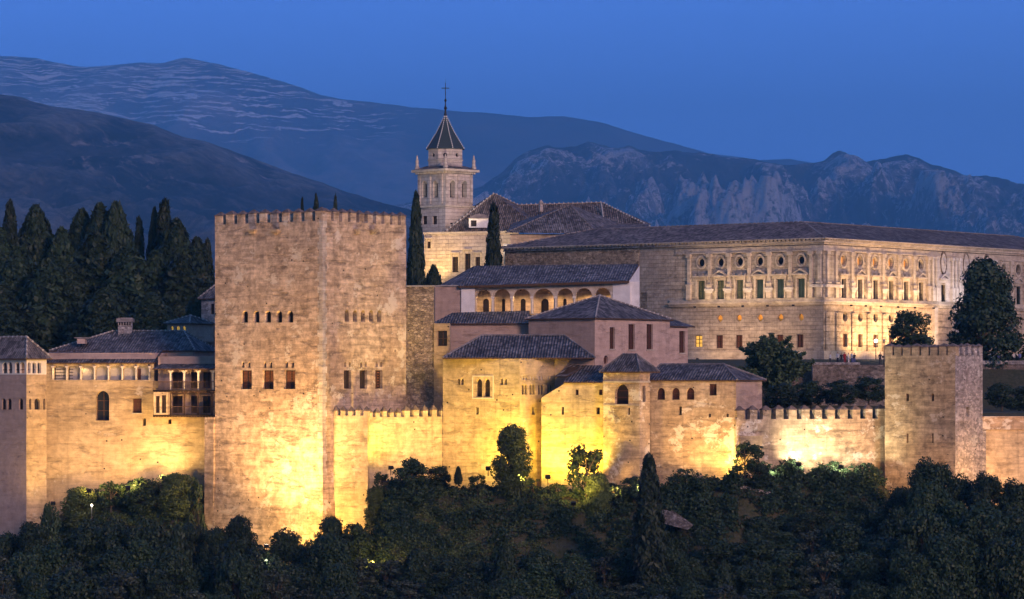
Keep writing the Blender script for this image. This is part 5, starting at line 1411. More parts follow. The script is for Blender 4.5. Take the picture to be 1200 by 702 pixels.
def branch_tree(name, seed, h, w, mat, trunk_h=0.28, n_cl=46, per=120, leaf=0.30, shape='round', cl_r=(0.8, 1.5)):
    """prototype of a leafy tree, base at the origin, kept as an Empty with trunk and crown"""
    rng = np.random.default_rng(seed); rr = random.Random(seed)
    root = bpy.data.objects.new('tree', None); COL.objects.link(root)
    cl = []; tb = MB()
    tb.tube((0, 0, -1.5), (0, 0, h * .35), .045 * h * .5, .03 * h * .5, 8); tb.tube((0, 0, h * .35), (rr.uniform(-.3, .3), rr.uniform(-.3, .3), h * .8), .03 * h * .5, .008 * h, 7)
    for i in range(n_cl):
        while True:
            a = rr.uniform(0, 2 * math.pi); zt = rr.uniform(0, 1)
            if shape == 'round': prof = math.sqrt(max(0, 1 - (2 * zt - 0.85) ** 2 / 1.35))
            elif shape == 'tall': prof = (math.sin(math.pi * (zt * .86 + .1))) ** .6 * .9
            elif shape == 'cone': prof = (1 - zt) ** .75 * .95 + .06
            else: prof = 1
            q = rr.uniform(0.25, 1) ** .5 * prof
            break
        r = rr.uniform(*cl_r) * w * .145 * (0.7 if q > .85 else 1)
        hz0 = h * trunk_h
        x = math.cos(a) * q * (w / 2 - r * .5); y = math.sin(a) * q * (w / 2 - r * .5); z = hz0 + (h - hz0 - r * .8) * zt + r * .3
        x += rr.uniform(-.25, .25); z += rr.uniform(-.2, .2)
        cl.append(((x, y, z), r))
        if i % 3 == 0: tb.tube((0, 0, max(h * .15, z * .62)), (x * .85, y * .85, z - .1), .012 * h, .03, 5, caps=False)
    tr = tb.build('trunk', M_BARK, root)
    Cn, Nn_ = clumps_leaves(rng, cl, per)
    me = leaf_mesh('crown', Cn, Nn_, leaf, mat, rng)
    o = bpy.data.objects.new('crown', me); COL.objects.link(o); o.parent = root
    root['h'] = h; root['w'] = w
    return root
def conifer(name, seed, h, w, mat, n=9000, leaf=0.32, lobes=7, top_pow=.8, ragged=.16, bottom=.04, rough=0.5):
    rng = np.random.default_rng(seed); root = bpy.data.objects.new('tree', None); COL.objects.link(root)
    zt = rng.uniform(0, 1, n) ** .85; ang = rng.uniform(0, 2 * math.pi, n)
    prof = np.where(zt < .22, .72 + zt / .22 * .28, np.clip(1 - ((zt - .22) / .78), 0, 1) ** top_pow)
    lob = 1 + ragged * np.sin(ang * lobes + zt * 9 + seed) + ragged * .8 * np.sin(ang * (lobes * 2 + 1) - zt * 31 + seed * 2) + ragged * .6 * np.sin(zt * 60 + ang * 3)
    rad = (w / 2) * prof * lob * (1 - rng.uniform(0, 1, n) ** 2.2 * rough) + .06
    z = h * bottom + (h * (.95 - bottom)) * zt + .25 * np.sin(ang * 5 + seed)
    cen = np.stack([rad * np.cos(ang), rad * np.sin(ang), z], 1); cen += rng.normal(size=(n, 3)) * .10
    nr = np.stack([np.cos(ang), np.sin(ang), np.full(n, .35)], 1) + rng.normal(size=(n, 3)) * .55; nr /= np.linalg.norm(nr, axis=1)[:, None]
    me = leaf_mesh('crown', cen, nr, leaf, mat, rng, 2.4, np.array([0, 0, 1.0]))
    o = bpy.data.objects.new('crown', me); COL.objects.link(o); o.parent = root
    tb = MB(); tb.tube((0, 0, -1), (0, 0, h * .12), .022 * h * .8, .018 * h * .8, 8); tb.tube((0, 0, h * .12), (0, 0, h * .93), .018 * h * .8, .03, 7); tb.build('trunk', M_BARK, root)
    root['h'] = h; root['w'] = w
    return root
FIRST = {}
def place(proto, loc, h, w, label, cat='tree', group=None, rz=0.0, name=None):
    """the first use moves the prototype itself; after that copies"""
    sx = w / proto['w']; sz = h / proto['h']
    if proto.name not in FIRST:
        FIRST[proto.name] = 1; o = proto; 
    else:
        o = proto.copy(); COL.objects.link(o)
        for ch in proto.children: c = ch.copy(); COL.objects.link(c); c.parent = o
    o.location = loc; o.scale = (sx, sx, sz); o.rotation_euler = (0, 0, rz)
    for k in ('h', 'w'):
        pass
    if name: o.name = name
    tag(o, label, cat, group)
    return o
BT = [branch_tree('tree', 11 + i, 9.0, w_, LF_DARK, .12, 64, 105, .27, 'round', (.75, 1.5)) for i, w_ in enumerate((7.5, 8.5, 7.0, 8.0, 9.0))]
LF_OLIVE = leaf_mat('grey_green_foliage', (0.022, 0.034, 0.024), (0.038, 0.054, 0.036), (0.06, 0.078, 0.052))
LF_MID = leaf_mat('mid_green_foliage', (0.014, 0.034, 0.013), (0.026, 0.052, 0.020), (0.045, 0.07, 0.03))
BT2 = [branch_tree('tree', 21, 9.0, 6.0, LF_OLIVE, .2, 40, 120, .22, 'round', (.6, 1.1)), branch_tree('tree', 22, 10, 6.5, LF_MID, .06, 70, 100, .24, 'cone', (.8, 1.5)), branch_tree('tree', 23, 9, 9.0, LF_MID, .15, 44, 90, .30, 'round', (.9, 1.8)), conifer('conifer', 24, 10, 4.2, LF_CON, 9000, .28, 5, .7, .15)]
BT_TALL = branch_tree('tree', 31, 7.5, 4.2, LF_LIGHT, .03, 90, 200, .17, 'tall', (1.0, 2.0))
BT_OPEN = branch_tree('tree', 33, 6.0, 5.0, LF_MID, .30, 24, 150, .24, 'round', (.7, 1.25))
BT_DENSE = branch_tree('tree', 35, 5.5, 4.4, LF_DARK, .12, 60, 190, .20, 'round', (.8, 1.3))
BT_BIG = branch_tree('tree', 37, 14, 11.5, LF_CON, .03, 120, 62, .34, 'cone', (.6, 1.25))
CF = [conifer('conifer', 50 + i, 20, 6.5, LF_CON, 15000, .36, 5 + i, .72, .15) for i in range(3)]
CFB = [conifer('conifer', 60 + i, 20, 8.5, LF_CON, 24000, .34, 7 + 2 * i,   .58 + .1 * i, .13, rough=.35) for i in range(2)]
CY = [conifer('cypress', 70 + i, 14, 2.6, LF_CYP, 9000, .26, 4, .62, .10) for i in range(2)]

def sc_place(proto, px, top, Y, base_py=None, base_z=None, w_px=40, label='', cat='tree', group=None, name=None, seed=0):
    zt = ZY(top, Y); x = (px - 600) / FPX * Y
    zb = base_z if base_z is not None else (ZY(base_py, Y) if base_py is not None else ground_z(x, Y))
    return place(proto, (x, Y, zb), zt - zb, w_px / FPX * Y, label, cat, group, (seed * 2.399 + px) % 6.28, name)

# conifers massed on the left behind the tiled wing
left_trees = [
    # proto, px, top, width, Y, label
    ('y', 12, 231, 20, 500, 'slim cypress spire at the far left edge of the conifer mass'),
    ('b', 42, 235, 62, 505, 'broad flat topped dark conifer beside the leftmost cypress spire'),
    ('c', 0, 262, 44, 498, 'dark conifer cut by the left edge of the picture'),
    ('c', 72, 262, 40, 500, 'dark pointed conifer right of the broad flat topped one'),
    ('b', 96, 240, 48, 506, 'tall dark tree standing second left in the conifer mass summit'),
    ('c', 117, 233, 40, 502, 'tall conifer left of the twin tops in the middle of the mass'),
    ('b', 136, 231, 48, 500, 'highest rounded conifer in the middle of the left mass'),
    ('y', 163, 250, 14, 510, 'thin cypress tip in the gap left of the twin poplar like tops'),
    ('b', 181, 238, 20, 506, 'narrow poplar like tree, left of its twin'),
    ('y', 193, 229, 22, 504, 'narrow poplar like tree, tallest of the twin tops'),
    ('c', 207, 252, 46, 498, 'conical conifer just right of the twin tops'),
    ('c', 231, 274, 36, 500, 'lower conifer near the great tower'),
    ('y', 243, 277, 14, 508, 'thin dark cypress tip against the great tower edge'),
    ('c', 22, 285, 46, 485, 'front conifer at the left of the lower tier'),
    ('c', 55, 300, 50, 478, 'front conifer second from left in the lower tier'),
    ('b', 82, 310, 56, 480, 'dull dark front tree above the left roof slope'),
    ('c', 112, 268, 58, 484, 'wide front conifer above the chimney, left one'),
    ('c', 150, 285, 60, 480, 'wide front conifer above the chimney, right one'),
    ('c', 182, 290, 44, 482, 'front conifer right of the chimney'),
    ('c', 212, 296, 50, 478, 'front conifer above the little house with lit windows'),
    ('b', 236, 335, 40, 452, 'black bushy tree squeezed against the great tower'),
    ('c', 2, 330, 44, 470, 'lowest dark conifer behind the belvedere roof'),
    ('b', 125, 335, 70, 468, 'dark bushy tree right behind the chimney'),
    ('b', 178, 340, 64, 466, 'dark bushy tree behind the roof beside the lit house')]
for i, (k, px, top, w, Y, lb) in enumerate(left_trees):
    pr = {'y': CY[i % 2], 'c': CF[i % 3], 'b': CFB[i % 2]}[k]
    sc_place(pr, px, top, Y, base_z=1.0, w_px=w * (1.9 if k == 'c' else 1.45), label=lb, group='dark conifers massed behind the left wing', seed=i)
# trees beside church and palace, behind the tower
sc_place(CY[0], 487.5, 221, 446, base_z=3, w_px=22, label='tall slim cypress between the great tower and the church', seed=2)
sc_place(CFB[0], 508, 307, 440, base_z=2, w_px=38, label='small round dark tree at the foot of the tall slim cypress', seed=3)
sc_place(CY[1], 578.5, 234, 512, base_z=4, w_px=24, label='slim dark cypress in front of the church wall', seed=4)
sc_place(CY[1], 354, 228, 470, base_z=2, w_px=10, label='tiny cypress tip above the great tower battlements, leftmost of three', group='treetops showing above the great tower', seed=5)
sc_place(CFB[1], 370.5, 222, 474, base_z=2, w_px=24, label='round treetop showing above the great tower battlements', group='treetops showing above the great tower', seed=6)
sc_place(CY[0], 393, 225, 470, base_z=2, w_px=11, label='tiny cypress tip above the great tower battlements, right of the round treetop', group='treetops showing above the great tower', seed=7)
sc_place(BT_BIG, 1155, 304, 456, base_py=436, w_px=110, label='great dark spreading tree in front of the palace at the right', seed=8)
sc_place(BT_DENSE, 1069, 364, 450, base_py=418, w_px=54, label='small round tree in front of the palace above the right tower', seed=9)
# spiky pine in front of the palace
rng = np.random.default_rng(5); root = bpy.data.objects.new('tree', None); COL.objects.link(root); Cs, Ns = [], []; tb = MB(); tb.tube((0, 0, -1), (0, 0, 4.5), .3, .12, 8)
for k in range(78):
    a = rng.uniform(0, 6.28); e = rng.uniform(.05, 1.3); hb = rng.uniform(.2, 3.6); L0 = rng.uniform(2.0, 3.9) * (1.15 - .12 * hb); d = np.array([math.cos(a) * math.cos(e), math.sin(a) * math.cos(e), math.sin(e)])
    o0 = np.array([0, 0, hb]); m = 260; tt = rng.uniform(.15, 1, m)[:, None]
    p = o0 + d * L0 * tt + rng.normal(size=(m, 3)) * (.34 * (1.15 - tt))
    Cs.append(p); n_ = rng.normal(size=(m, 3)); Ns.append(n_ / np.linalg.norm(n_, axis=1)[:, None]); q = o0 + d * L0 * .8; tb.tube(o0, q, .06, .02, 5, caps=False)
LF_PINE = leaf_mat('pine_foliage', (0.035, 0.065, 0.035), (0.06, 0.10, 0.05), (0.10, 0.14, 0.07))
me = leaf_mesh('crown', np.concatenate(Cs), np.concatenate(Ns), .17, LF_PINE, rng, 2.2); o = bpy.data.objects.new('crown', me); COL.objects.link(o); o.parent = root; tb.build('trunk', M_BARK, root)
zb = ZY(462, 436); root.location = ((905 - 600) / FPX * 436, 436, zb); root.scale = (1.75, 1.75, 1.35); root.name = 'pine_tree'; tag(root, 'spiky dark pine with star shaped branches in front of the palace wall', 'tree')

# individual trees along the foot of the walls
sc_place(BT_TALL, 600, 500, 391.5, base_py=590, w_px=46, label='tall leafy tree standing against the yellow lit wall of the wide roofed hall', seed=1)
sc_place(BT_OPEN, 687, 521, 390.0, base_py=598, w_px=56, label='loose limbed small tree against the brightest yellow wall', seed=3)
sc_place(BT_TALL, 701, 556, 388.0, base_py=612, w_px=34, label='dense leafy shrub tree just right of the loose limbed tree', seed=4)
sc_place(BT_DENSE, 480, 537, 389.0, base_py=600, w_px=50, label='round dense tree with a lit trunk below the battlements', seed=5)
sc_place(BT_OPEN, 873, 517, 389.5, base_py=566, w_px=46, label='small loose tree at the seam left of the white lit wall', seed=6)
sc_place(BT_DENSE, 889, 545, 388.0, base_py=575, w_px=30, label='little dark bush at the foot of the small loose tree', cat='bush', name='bush', seed=7)
sc_place(CY[0], 760.5, 529, 371, base_py=690, w_px=36, label='slim dark cypress rising from the slope below the turret', seed=8)
sc_place(CY[1], 537, 546, 391, base_py=568, w_px=9, label='tiny dark cypress bush at the foot of the yellow wall', seed=9)
sc_place(BT_DENSE, 742, 558, 388.5, base_py=590, w_px=34, label='rounded bush at the foot of the turret left of the slim cypress', cat='bush', name='bush', seed=10)
bushes = [(512, 546, 394, 34, 'dark bush at the wall foot right of the round dense tree'), (440, 572, 390, 26, 'rough bush climbing beside the lit corner below the battlements'), (447, 553, 391.5, 24, 'upper rough bush beside the lit corner'),
          (560, 556, 393, 26, 'sparse lit bush left of the tall leafy tree'), (625, 560, 392.5, 30, 'lit bush right of the tall leafy tree'), (652, 566, 391, 26, 'low lit bush left of the floodlight under the brightest wall'), (720, 566, 390, 22, 'low lit bush left of the turret foot'),
          (95, 572, 408, 46, 'dark lit bush below the left wing, leftmost'), (130, 564, 407, 44, 'bush below the tall arched window of the left wing'), (168, 560, 406, 50, 'bush below the left wing, catching green light'), (208, 556, 405, 48, 'yellow green lit bush below the balconies'), (232, 562, 404, 30, 'bush against the foot of the great tower on its left'),
          (60, 590, 404, 30, 'bush at the foot of the left corner tower')]
for i, (px, top, Y, w, lb) in enumerate(bushes):
    x = (px - 600) / FPX * Y; h = max(2.2, ZY(top, Y) - ground_z(x, Y)); sc_place((BT_DENSE, BT_TALL, BT_OPEN)[i % 3] if i not in (3, 4) else BT_OPEN, px, top, Y, base_z=ZY(top, Y) - h, w_px=w, label=lb, cat='bush', name='bush', group='bushes along the foot of the walls', seed=i + 20)
# upper terrace hedges
up = [(915, 449, 424, 44, 'hedge bush on the terrace behind the white lit wall, leftmost'), (950, 446, 426, 44, 'hedge bush on the terrace, second from left'), (985, 445, 424, 46, 'hedge bush on the terrace, third from left'), (1018, 441, 426, 46, 'hedge bush on the terrace beside the right tower'),
      (1174, 449, 428, 40, 'rounded dark shrub right of the right tower'), (1200, 452, 430, 44, 'rounded dark shrub at the right picture edge')]
for i, (px, top, Y, w, lb) in enumerate(up): sc_place(BT_DENSE, px, top, Y, base_z=ZY(top, Y) - 3.4, w_px=w, label=lb, cat='bush', name='bush', group='dark shrubs on the upper terraces', seed=i + 40)

# wooded slope in the foreground
env = [(-60, 630), (0, 626), (45, 612), (75, 600), (110, 588), (150, 578), (190, 590), (225, 612), (243, 640), (262, 610), (280, 603), (300, 612), (312, 640), (330, 617), (345, 630), (355, 648), (368, 622), (392, 607), (420, 618), (438, 640), (455, 612), (480, 600), (530, 598), (580, 606), (640, 600), (690, 604), (740, 622), (800, 626), (850, 614), (900, 608), (950, 598), (1000, 596), (1035, 586), (1062, 562), (1090, 540), (1118, 556), (1132, 560), (1150, 551), (1180, 558), (1215, 565), (1260, 570)]
marks = [(60, 'the purple face of the left corner tower'), (110, 'the left end of the seven bay gallery'), (150, 'the tall arched window of the left wing'), (200, 'the small red shuttered window of the left wing'), (245, 'the timber balconies'), (300, 'the left edge of the great tower'), (350, 'the middle of the great tower front'),
         (400, 'the near corner of the great tower'), (440, 'the lit wall corner beside the great tower'), (500, 'the round dense tree under the battlements'), (560, 'the twin arched window'), (620, 'the tall leafy tree'), (680, 'the brightest yellow wall'), (735, 'the turret'), (790, 'the slim cypress'), (845, 'the three arched windows'), (900, 'the old stone arch'), (965, 'the left half of the white lit wall'), (1035, 'the right half of the white lit wall'), (1085, 'the left half of the right tower'), (1135, 'the near corner of the right tower'), (1400, 'the far right wall')]
rows = [(383.0, 0, 'top row', 30), (374.0, 24, 'second row', 34), (365.0, 50, 'third row', 38), (354.0, 78, 'lowest row', 42)]
rr = random.Random(4)
cnt = {}
for ri, (Y0, drop, rn, step) in enumerate(rows):
    px = -20 + ri * 9
    while px < 1225:
        top = lerp_tab(env, px)[0] + drop + (16 if 450 < px < 745 else 0) + rr.uniform(-9, 16) * (1 if ri else .35)
        Y = Y0 + rr.uniform(-2.5, 2.5); x = (px - 600) / FPX * Y
        g = ground_z(x, Y); h = ZY(top, Y) - g
        w = rr.uniform(58, 84) if ri else rr.uniform(44, 64)
        if ri == 0 and 240 < px < 440: w = 44
        h = min(max(h, 5.0), w / FPX * Y * 1.25 + 1.0)
        near = [(abs(px - q), n_) for q, n_ in ((-30, 0),)]
        mk = next(n_ for q, n_ in marks if px < q)
        key = (ri, mk); cnt[key] = cnt.get(key, 0) + 1
        lb = '%s dark tree, %s below %s' % ('leafy' if cnt[key] == 1 else 'neighbouring', rn, mk)
        if len(lb.split()) > 16: lb = '%s tree, %s below %s' % ('leafy' if cnt[key] == 1 else 'neighbouring', rn, mk)
        if not (ri == 0 and (350 < px < 362 or 236 < px < 250 or 305 < px < 316 or 440 < px < 745 or 70 < px < 200)):
            pr = BT[(ri + int(px)) % 5] if rr.random() < .52 or ri == 0 else BT2[rr.choice((0, 0, 1, 2, 2, 3))]
            if pr is BT2[3]: w *= .55; top -= 10
            place(pr, (x, Y, ZY(top, Y) - h), h, w / FPX * Y, lb, 'tree', 'trees of the dark wooded slope', rr.uniform(0, 6.28))
        px += step * rr.uniform(.85, 1.2) if not (ri == 0 and 240 < px < 440) else 27

# ground cover and creepers on the bank: nobody could count these
def cover(name, label, spots, n, size, mat, seed):
    rng = np.random.default_rng(seed); cen = np.zeros((n, 3))
    k = 0
    while k < n:
        px0, px1, Ya, Yb, lift = spots[rng.integers(len(spots))]
        Y = rng.uniform(Ya, Yb); px = rng.uniform(px0, px1); x = (px - 600) / FPX * Y
        cl = max(0.0, noise.noise(Vector((x * .45, Y * .45, seed))) + .35)
        if rng.uniform() > cl * 1.6: continue
        z = ground_z(x, Y) + rng.uniform(0, 1) * lift * cl * 1.8
        m = min(10, n - k)
        for j in range(m): cen[k + j] = (x + rng.normal() * .22, Y + rng.normal() * .22, z + rng.uniform(-.1, .2))
        k += m
    nr = rng.normal(size=(n, 3)) + np.array([0, -.4, .6]); nr /= np.linalg.norm(nr, axis=1)[:, None]
    me = leaf_mesh(name, cen, nr, size, mat, rng); o = bpy.data.objects.new(name, me); COL.objects.link(o); tag(o, label, None, kind='stuff'); return o
cover('undergrowth', 'dark undergrowth covering the bank below the walls', [(430, 760, 376, 396, .7), (430, 760, 372, 388, 1.0), (60, 236, 392, 412, 1.0), (430, 520, 380, 398, .9), (700, 1040, 376, 398, 1.2)], 110000, .22, LF_DARK, 3)
cover('creeper', 'dark creeper hanging over the bank below the right walls', [(762, 862, 381, 390, 1.6), (892, 1036, 384, 396, 1.7)], 36000, .22, LF_DARK, 7)
cover('grass', 'lit grass and weeds on the shelf at the wall foot', [(440, 735, 383, 396, .5), (70, 236, 396, 412, .6), (430, 560, 378, 390, .5)], 50000, .13, LF_LIGHT, 9)

# ================================================================== floodlights
def lamp(parent, loc, target, watts, col, spread, blend=.8, radius=.2, kind='SPOT'):
    ld = bpy.data.lights.new('lamp_light', kind); ld.energy = watts; ld.color = col
    if kind == 'SPOT': ld.spot_size = R(spread); ld.spot_blend = blend
    ld.shadow_soft_size = radius
    o = bpy.data.objects.new('lamp_light', ld); COL.objects.link(o); o.parent = parent
    o.location = Vector(loc) - world_loc(parent)
    o.rotation_euler = (Vector(target) - Vector(loc)).to_track_quat('-Z', 'Y').to_euler()
    return o
def floodlight(px, py, Y, tgt, watts, col, spread, label, group='floodlights hidden along the foot of the walls', post=.9, blend=.9):
    p = P(px, py, Y); r = thing('floodlight', label, 'floodlight', (p.x, p.y, p.z - post), group)
    mb = MB(); d = (Vector(tgt) - p).normalized(); sx = d.cross(Vector((0, 0, 1))).normalized(); up_ = sx.cross(d)
    mb.box(p, sx * .28, d * .14, up_ * .2); mb.build('housing', M_IRON, r)
    mb = MB(); mb.tube((p.x, p.y, p.z - post), (p.x, p.y, p.z - .2), .05, .05, 6); mb.build('post', M_IRON, r)
    mb = MB(); mb.box(p + d * .15, sx * .24, d * .012, up_ * .16); mb.build('lens', M_BULB, r)
    lamp(r, p + d * .3, tgt, watts, col, spread, blend)
    return r
YEL = (1.0, 0.64, 0.045); WARM = (1.0, 0.56, 0.15); PEACH = (1.0, 0.55, 0.26); ORA = (1.0, 0.50, 0.14); CREAM = (1.0, 0.66, 0.24); WHT = (1.0, 0.84, 0.50)
# great tower
floodlight(344, 648, 390.5, P(338, 570, 400), 5600, (1.0, 0.58, 0.12), 150, 'floodlight among the trees at the foot of the great tower')
floodlight(312, 640, 391, P(312, 410, 403), 18500, (1.0, 0.57, 0.19), 100, 'floodlight among the trees aimed up the great tower front')
floodlight(410, 650, 388, P(412, 560, 398), 650, ORA, 120, 'floodlight below the lit corner beside the great tower')
floodlight(458, 548, 395.3, P(452, 490, 399), 1500, YEL, 140, 'floodlight behind the round dense tree under the battlements')
floodlight(452, 566, 384, P(434, 450, 404), 2800, (1, .66, .2), 50, 'floodlight on the bank aimed at the right face of the great tower')
floodlight(505, 552, 397.5, P(500, 500, 404), 700, WARM, 150, 'floodlight behind the bush at the wall foot under the battlements')
floodlight(437, 662, 376, P(428, 600, 392), 700, (1, .6, .1), 130, 'floodlight deep among the trees below the lit wall corner')
# halls
floodlight(572, 549, 395.5, P(578, 500, 402), 1500, YEL, 150, 'floodlight on a thin post left of the tall leafy tree')
floodlight(610, 566, 390.8, P(600, 470, 402), 4800, (1, .60, .13), 120, 'floodlight hidden behind the tall leafy tree')
floodlight(600, 545, 395.4, P(596, 500, 400), 1200, YEL, 150, 'floodlight just behind the tall leafy tree')
floodlight(642, 559, 393.6, P(650, 515, 398), 1300, YEL, 150, 'square floodlight on a post under the brightest yellow wall')
floodlight(684, 560, 393.0, P(680, 505, 397), 1900, YEL, 150, 'floodlight behind the loose limbed tree')
floodlight(672, 590, 383, P(670, 480, 397), 3000, (1, .60, .13), 100, 'floodlight on the bank below the brightest yellow wall')
floodlight(725, 582, 388.5, P(733, 540, 394), 1500, WARM, 140, 'small floodlight at the foot of the turret')
floodlight(750, 578, 387.0, P(745, 500, 393), 1400, CREAM, 130, 'floodlight behind the bush under the turret')
floodlight(856, 558, 388.4, P(844, 520, 392), 1500, (1.0, 0.60, 0.14), 150, 'floodlight at the wall foot left of the small loose tree')
floodlight(812, 563, 388, P(805, 490, 393), 2300, WARM, 110, 'floodlight in the creeper below the three arched windows')
floodlight(936, 544, 391.0, P(948, 508, 397), 1350, WHT, 130, 'white floodlight below the right battlemented wall')
floodlight(985, 547, 391.0, P(990, 515, 399), 1400, WHT, 120, 'dim floodlight in the creeper below the right battlemented wall')
floodlight(905, 560, 390.0, P(900, 520, 395), 260, WHT, 120, 'dim floodlight beside the old stone arch')
# right tower and wall
floodlight(1072, 585, 386, P(1075, 500, 396), 2700, ORA, 130, 'floodlight among the trees at the foot of the right tower')
floodlight(1165, 580, 389, P(1165, 530, 399), 2000, ORA, 150, 'floodlight among the trees at the foot of the far right wall')
# left
floodlight(192, 560, 410.5, P(190, 525, 415), 1200, (1.0, 0.62, 0.18), 150, 'floodlight in the bushes below the balconies')
floodlight(150, 572, 402, P(150, 480, 416), 2400, WARM, 120, 'floodlight in the bushes aimed at the seven bay gallery')
floodlight(104, 575, 405, P(115, 520, 416), 900, WARM, 130, 'floodlight on a post in the bushes below the tall arched window')
floodlight(62, 590, 406, P(48, 520, 414), 900, (1.0, 0.62, 0.16), 100, 'floodlight at the foot of the left corner tower')
# upper buildings
def ledge_light(p, tgt, w, col, spread, label, grp):
    r = thing('spotlight', label, 'spotlight', p, grp); mb = MB(); mb.box(p, (.18, 0, 0), (0, .12, 0), (0, 0, .12)); mb.build('housing', M_IRON, r)
    lamp(r, Vector(p) + Vector((0, -.2, .25)), tgt, w, col, spread, .9, .15); return r
g = 'small spotlights on the palace ledge and terrace'
for k, x in enumerate((830, 858, 886, 915, 945)):
    u = FN.uz(x, 350)[0]; ledge_light(FN.pt(u, ZLED - .6, 3.4), FN.pt(u, ZLED + 6, 0), 210, (1, .66, .34), 150, 'small spotlight on the north ledge of the palace, number %s from the left' % ('one', 'two', 'three', 'four', 'five')[k], g)
for k, x in enumerate((975, 992, 1010, 1030, 1050, 1072)):
    u = FW.uz(x, 350)[0]; ledge_light(FW.pt(u, ZLED - .6, 3.2), FW.pt(u, ZLED + 5, 0), 220, (1, .62, .28), 150, 'small spotlight on the west ledge of the palace, number %s from the corner' % ('one', 'two', 'three', 'four', 'five', 'six')[k], g)
for k, x in enumerate((1100, 1125, 1150)):
    u = FW.uz(x, 350)[0]; ledge_light(FW.pt(u, ZLED - .6, 4.0), FW.pt(u, ZLED + 5, 0), 200, (1, .86, .76), 150, 'pale spotlight under the palace medallions, number %s from the left' % ('one', 'two', 'three')[k], g)
for k, x in enumerate((1000, 1025, 1050, 1078)):
    u = FW.uz(x, 350)[0]; ledge_light(FW.pt(u, ZY(418, 480), 5.0), FW.pt(u, ZLED - 1.5, 0), 2300, (1, .58, .24), 120, 'ground spotlight at the foot of the west palace front, number %s from the corner' % ('one', 'two', 'three', 'four')[k], g)
for k, x in enumerate((850, 910)):
    u = FN.uz(x, 350)[0]; ledge_light(FN.pt(u, ZY(420, 480), 7.0), FN.pt(u, ZLED - 3, 0), 800, (1, .60, .32), 120, 'ground spotlight at the foot of the north palace front, %s' % ('left one', 'right one')[k], g)
g2 = 'small spotlights at the church'
ledge_light(P(503, 328, 556), P(505, 285, 562), 1300, (1, .60, .16), 120, 'yellow spotlight low at the left end of the church wall', g2)
ledge_light(P(545, 330, 551), P(545, 290, 560), 900, (1, .66, .34), 130, 'spotlight below the three windows of the church', g2)
ledge_light(P(600, 300, 552), P(560, 268, 560), 500, (1, .7, .4), 130, 'dim spotlight on the right end of the church wall', g2)
ledge_light(P(529, 262, 545), P(522, 215, 566), 3000, (1, .80, .62), 60, 'pale spotlight aimed up at the bell tower', g2)
ledge_light(P(645, 292, 522), P(640, 277, 532), 700, (1, .68, .36), 150, 'spotlight on the terrace under the cream walled wing', g2)
g3 = 'warm lamps under the gallery arches'
for k, x in enumerate((570, 610, 650, 690, 715)):
    p = P(x, 342, 432.0 - k * .3); r = thing('ceiling_lamp', 'warm lamp under the arcaded gallery ceiling, number %s from the left' % ('one', 'two', 'three', 'four', 'five')[k], 'lamp', p, g3)
    mb = MB(); mb.lathe((p.x, p.y, p.z), [(.05, .1), (.12, .16), (.05, .3)], 8); mb.build('housing', M_IRON, r); lamp(r, p - Vector((0, .1, .2)), p - Vector((0, 0, 3)), 70, (1, .60, .25), 170, .5, .1)
for k, x in enumerate((66, 98, 131, 163)):
    p = P(x, 431, 416.9); r = thing('ceiling_lamp', 'small lamp inside the seven bay white gallery, number %s from the left' % ('one', 'two', 'three', 'four')[k], 'lamp', p, 'small lamps in the white gallery')
    lamp(r, p, p - Vector((0, 0, 3)), 14, (1, .62, .22), 175, .5, .1); mb = MB(); mb.box(p + Vector((0, .05, .12)), (.08, 0, 0), (0, .05, 0), (0, 0, .05)); mb.build('housing', M_IRON, r)
for k, (x, yy) in enumerate(((200, 435), (216, 435), (232, 435), (190, 462))):
    p = P(x, yy, 411.2); r = thing('ceiling_lamp', 'small warm lamp under the balcony eaves, number %s from the left' % ('two', 'three', 'four', 'one')[k], 'lamp', p, 'small lamps of the balconies')
    lamp(r, p, p - Vector((0, 0, 3)), 10, (1, .55, .18), 175, .5, .1); mb = MB(); mb.box(p + Vector((0, .05, .1)), (.06, 0, 0), (0, .05, 0), (0, 0, .05)); mb.build('housing', M_IRON, r)

# street lamps that read as white points
def street_lamp(px, py, Y, zb, w, label, mat=M_BULBW, r=.22):
    p = P(px, py, Y); t0 = thing('lamp_post', label, 'lamp post', (p.x, p.y, zb)); mb = MB(); mb.tube((p.x, p.y, zb), (p.x, p.y, p.z - r), .07, .05, 7); mb.lathe((p.x, p.y, p.z - r - .1), [(.08, 0), (.16, .08), (.05, .12)], 8); mb.build('post', M_IRON, t0)
    glow_ball('lantern', '', p, r, mat, t0); lamp(t0, p + Vector((0, -.5, 0)), p + Vector((0, -2, 0)), w, (1, .82, .6), 100, 1, .2, 'POINT'); return t0
street_lamp(733.5, 279.5, 516, ZY(300, 516), 200, 'bright white lantern above the rubble palace wall', r=.38)
street_lamp(1026.3, 399.5, 476, ZY(425, 476), 160, 'white lantern in front of a lower west palace window', r=.22)
street_lamp(584, 289.5, 521, ZY(300, 521), 60, 'small lantern beside the slim cypress before the church', r=.18)
street_lamp(1036, 399, 441, ZY(430, 441), 0.1, 'unlit slender grey post left of the right tower', M_LEAD, .2)
street_lamp(312, 657, 372, ZY(690, 372), 60, 'small white lamp among the trees below the great tower', r=.10)
street_lamp(107.5, 592, 396, ZY(610, 396), 160, 'small post lamp in the bushes below the left wing', M_LEAD, .15)

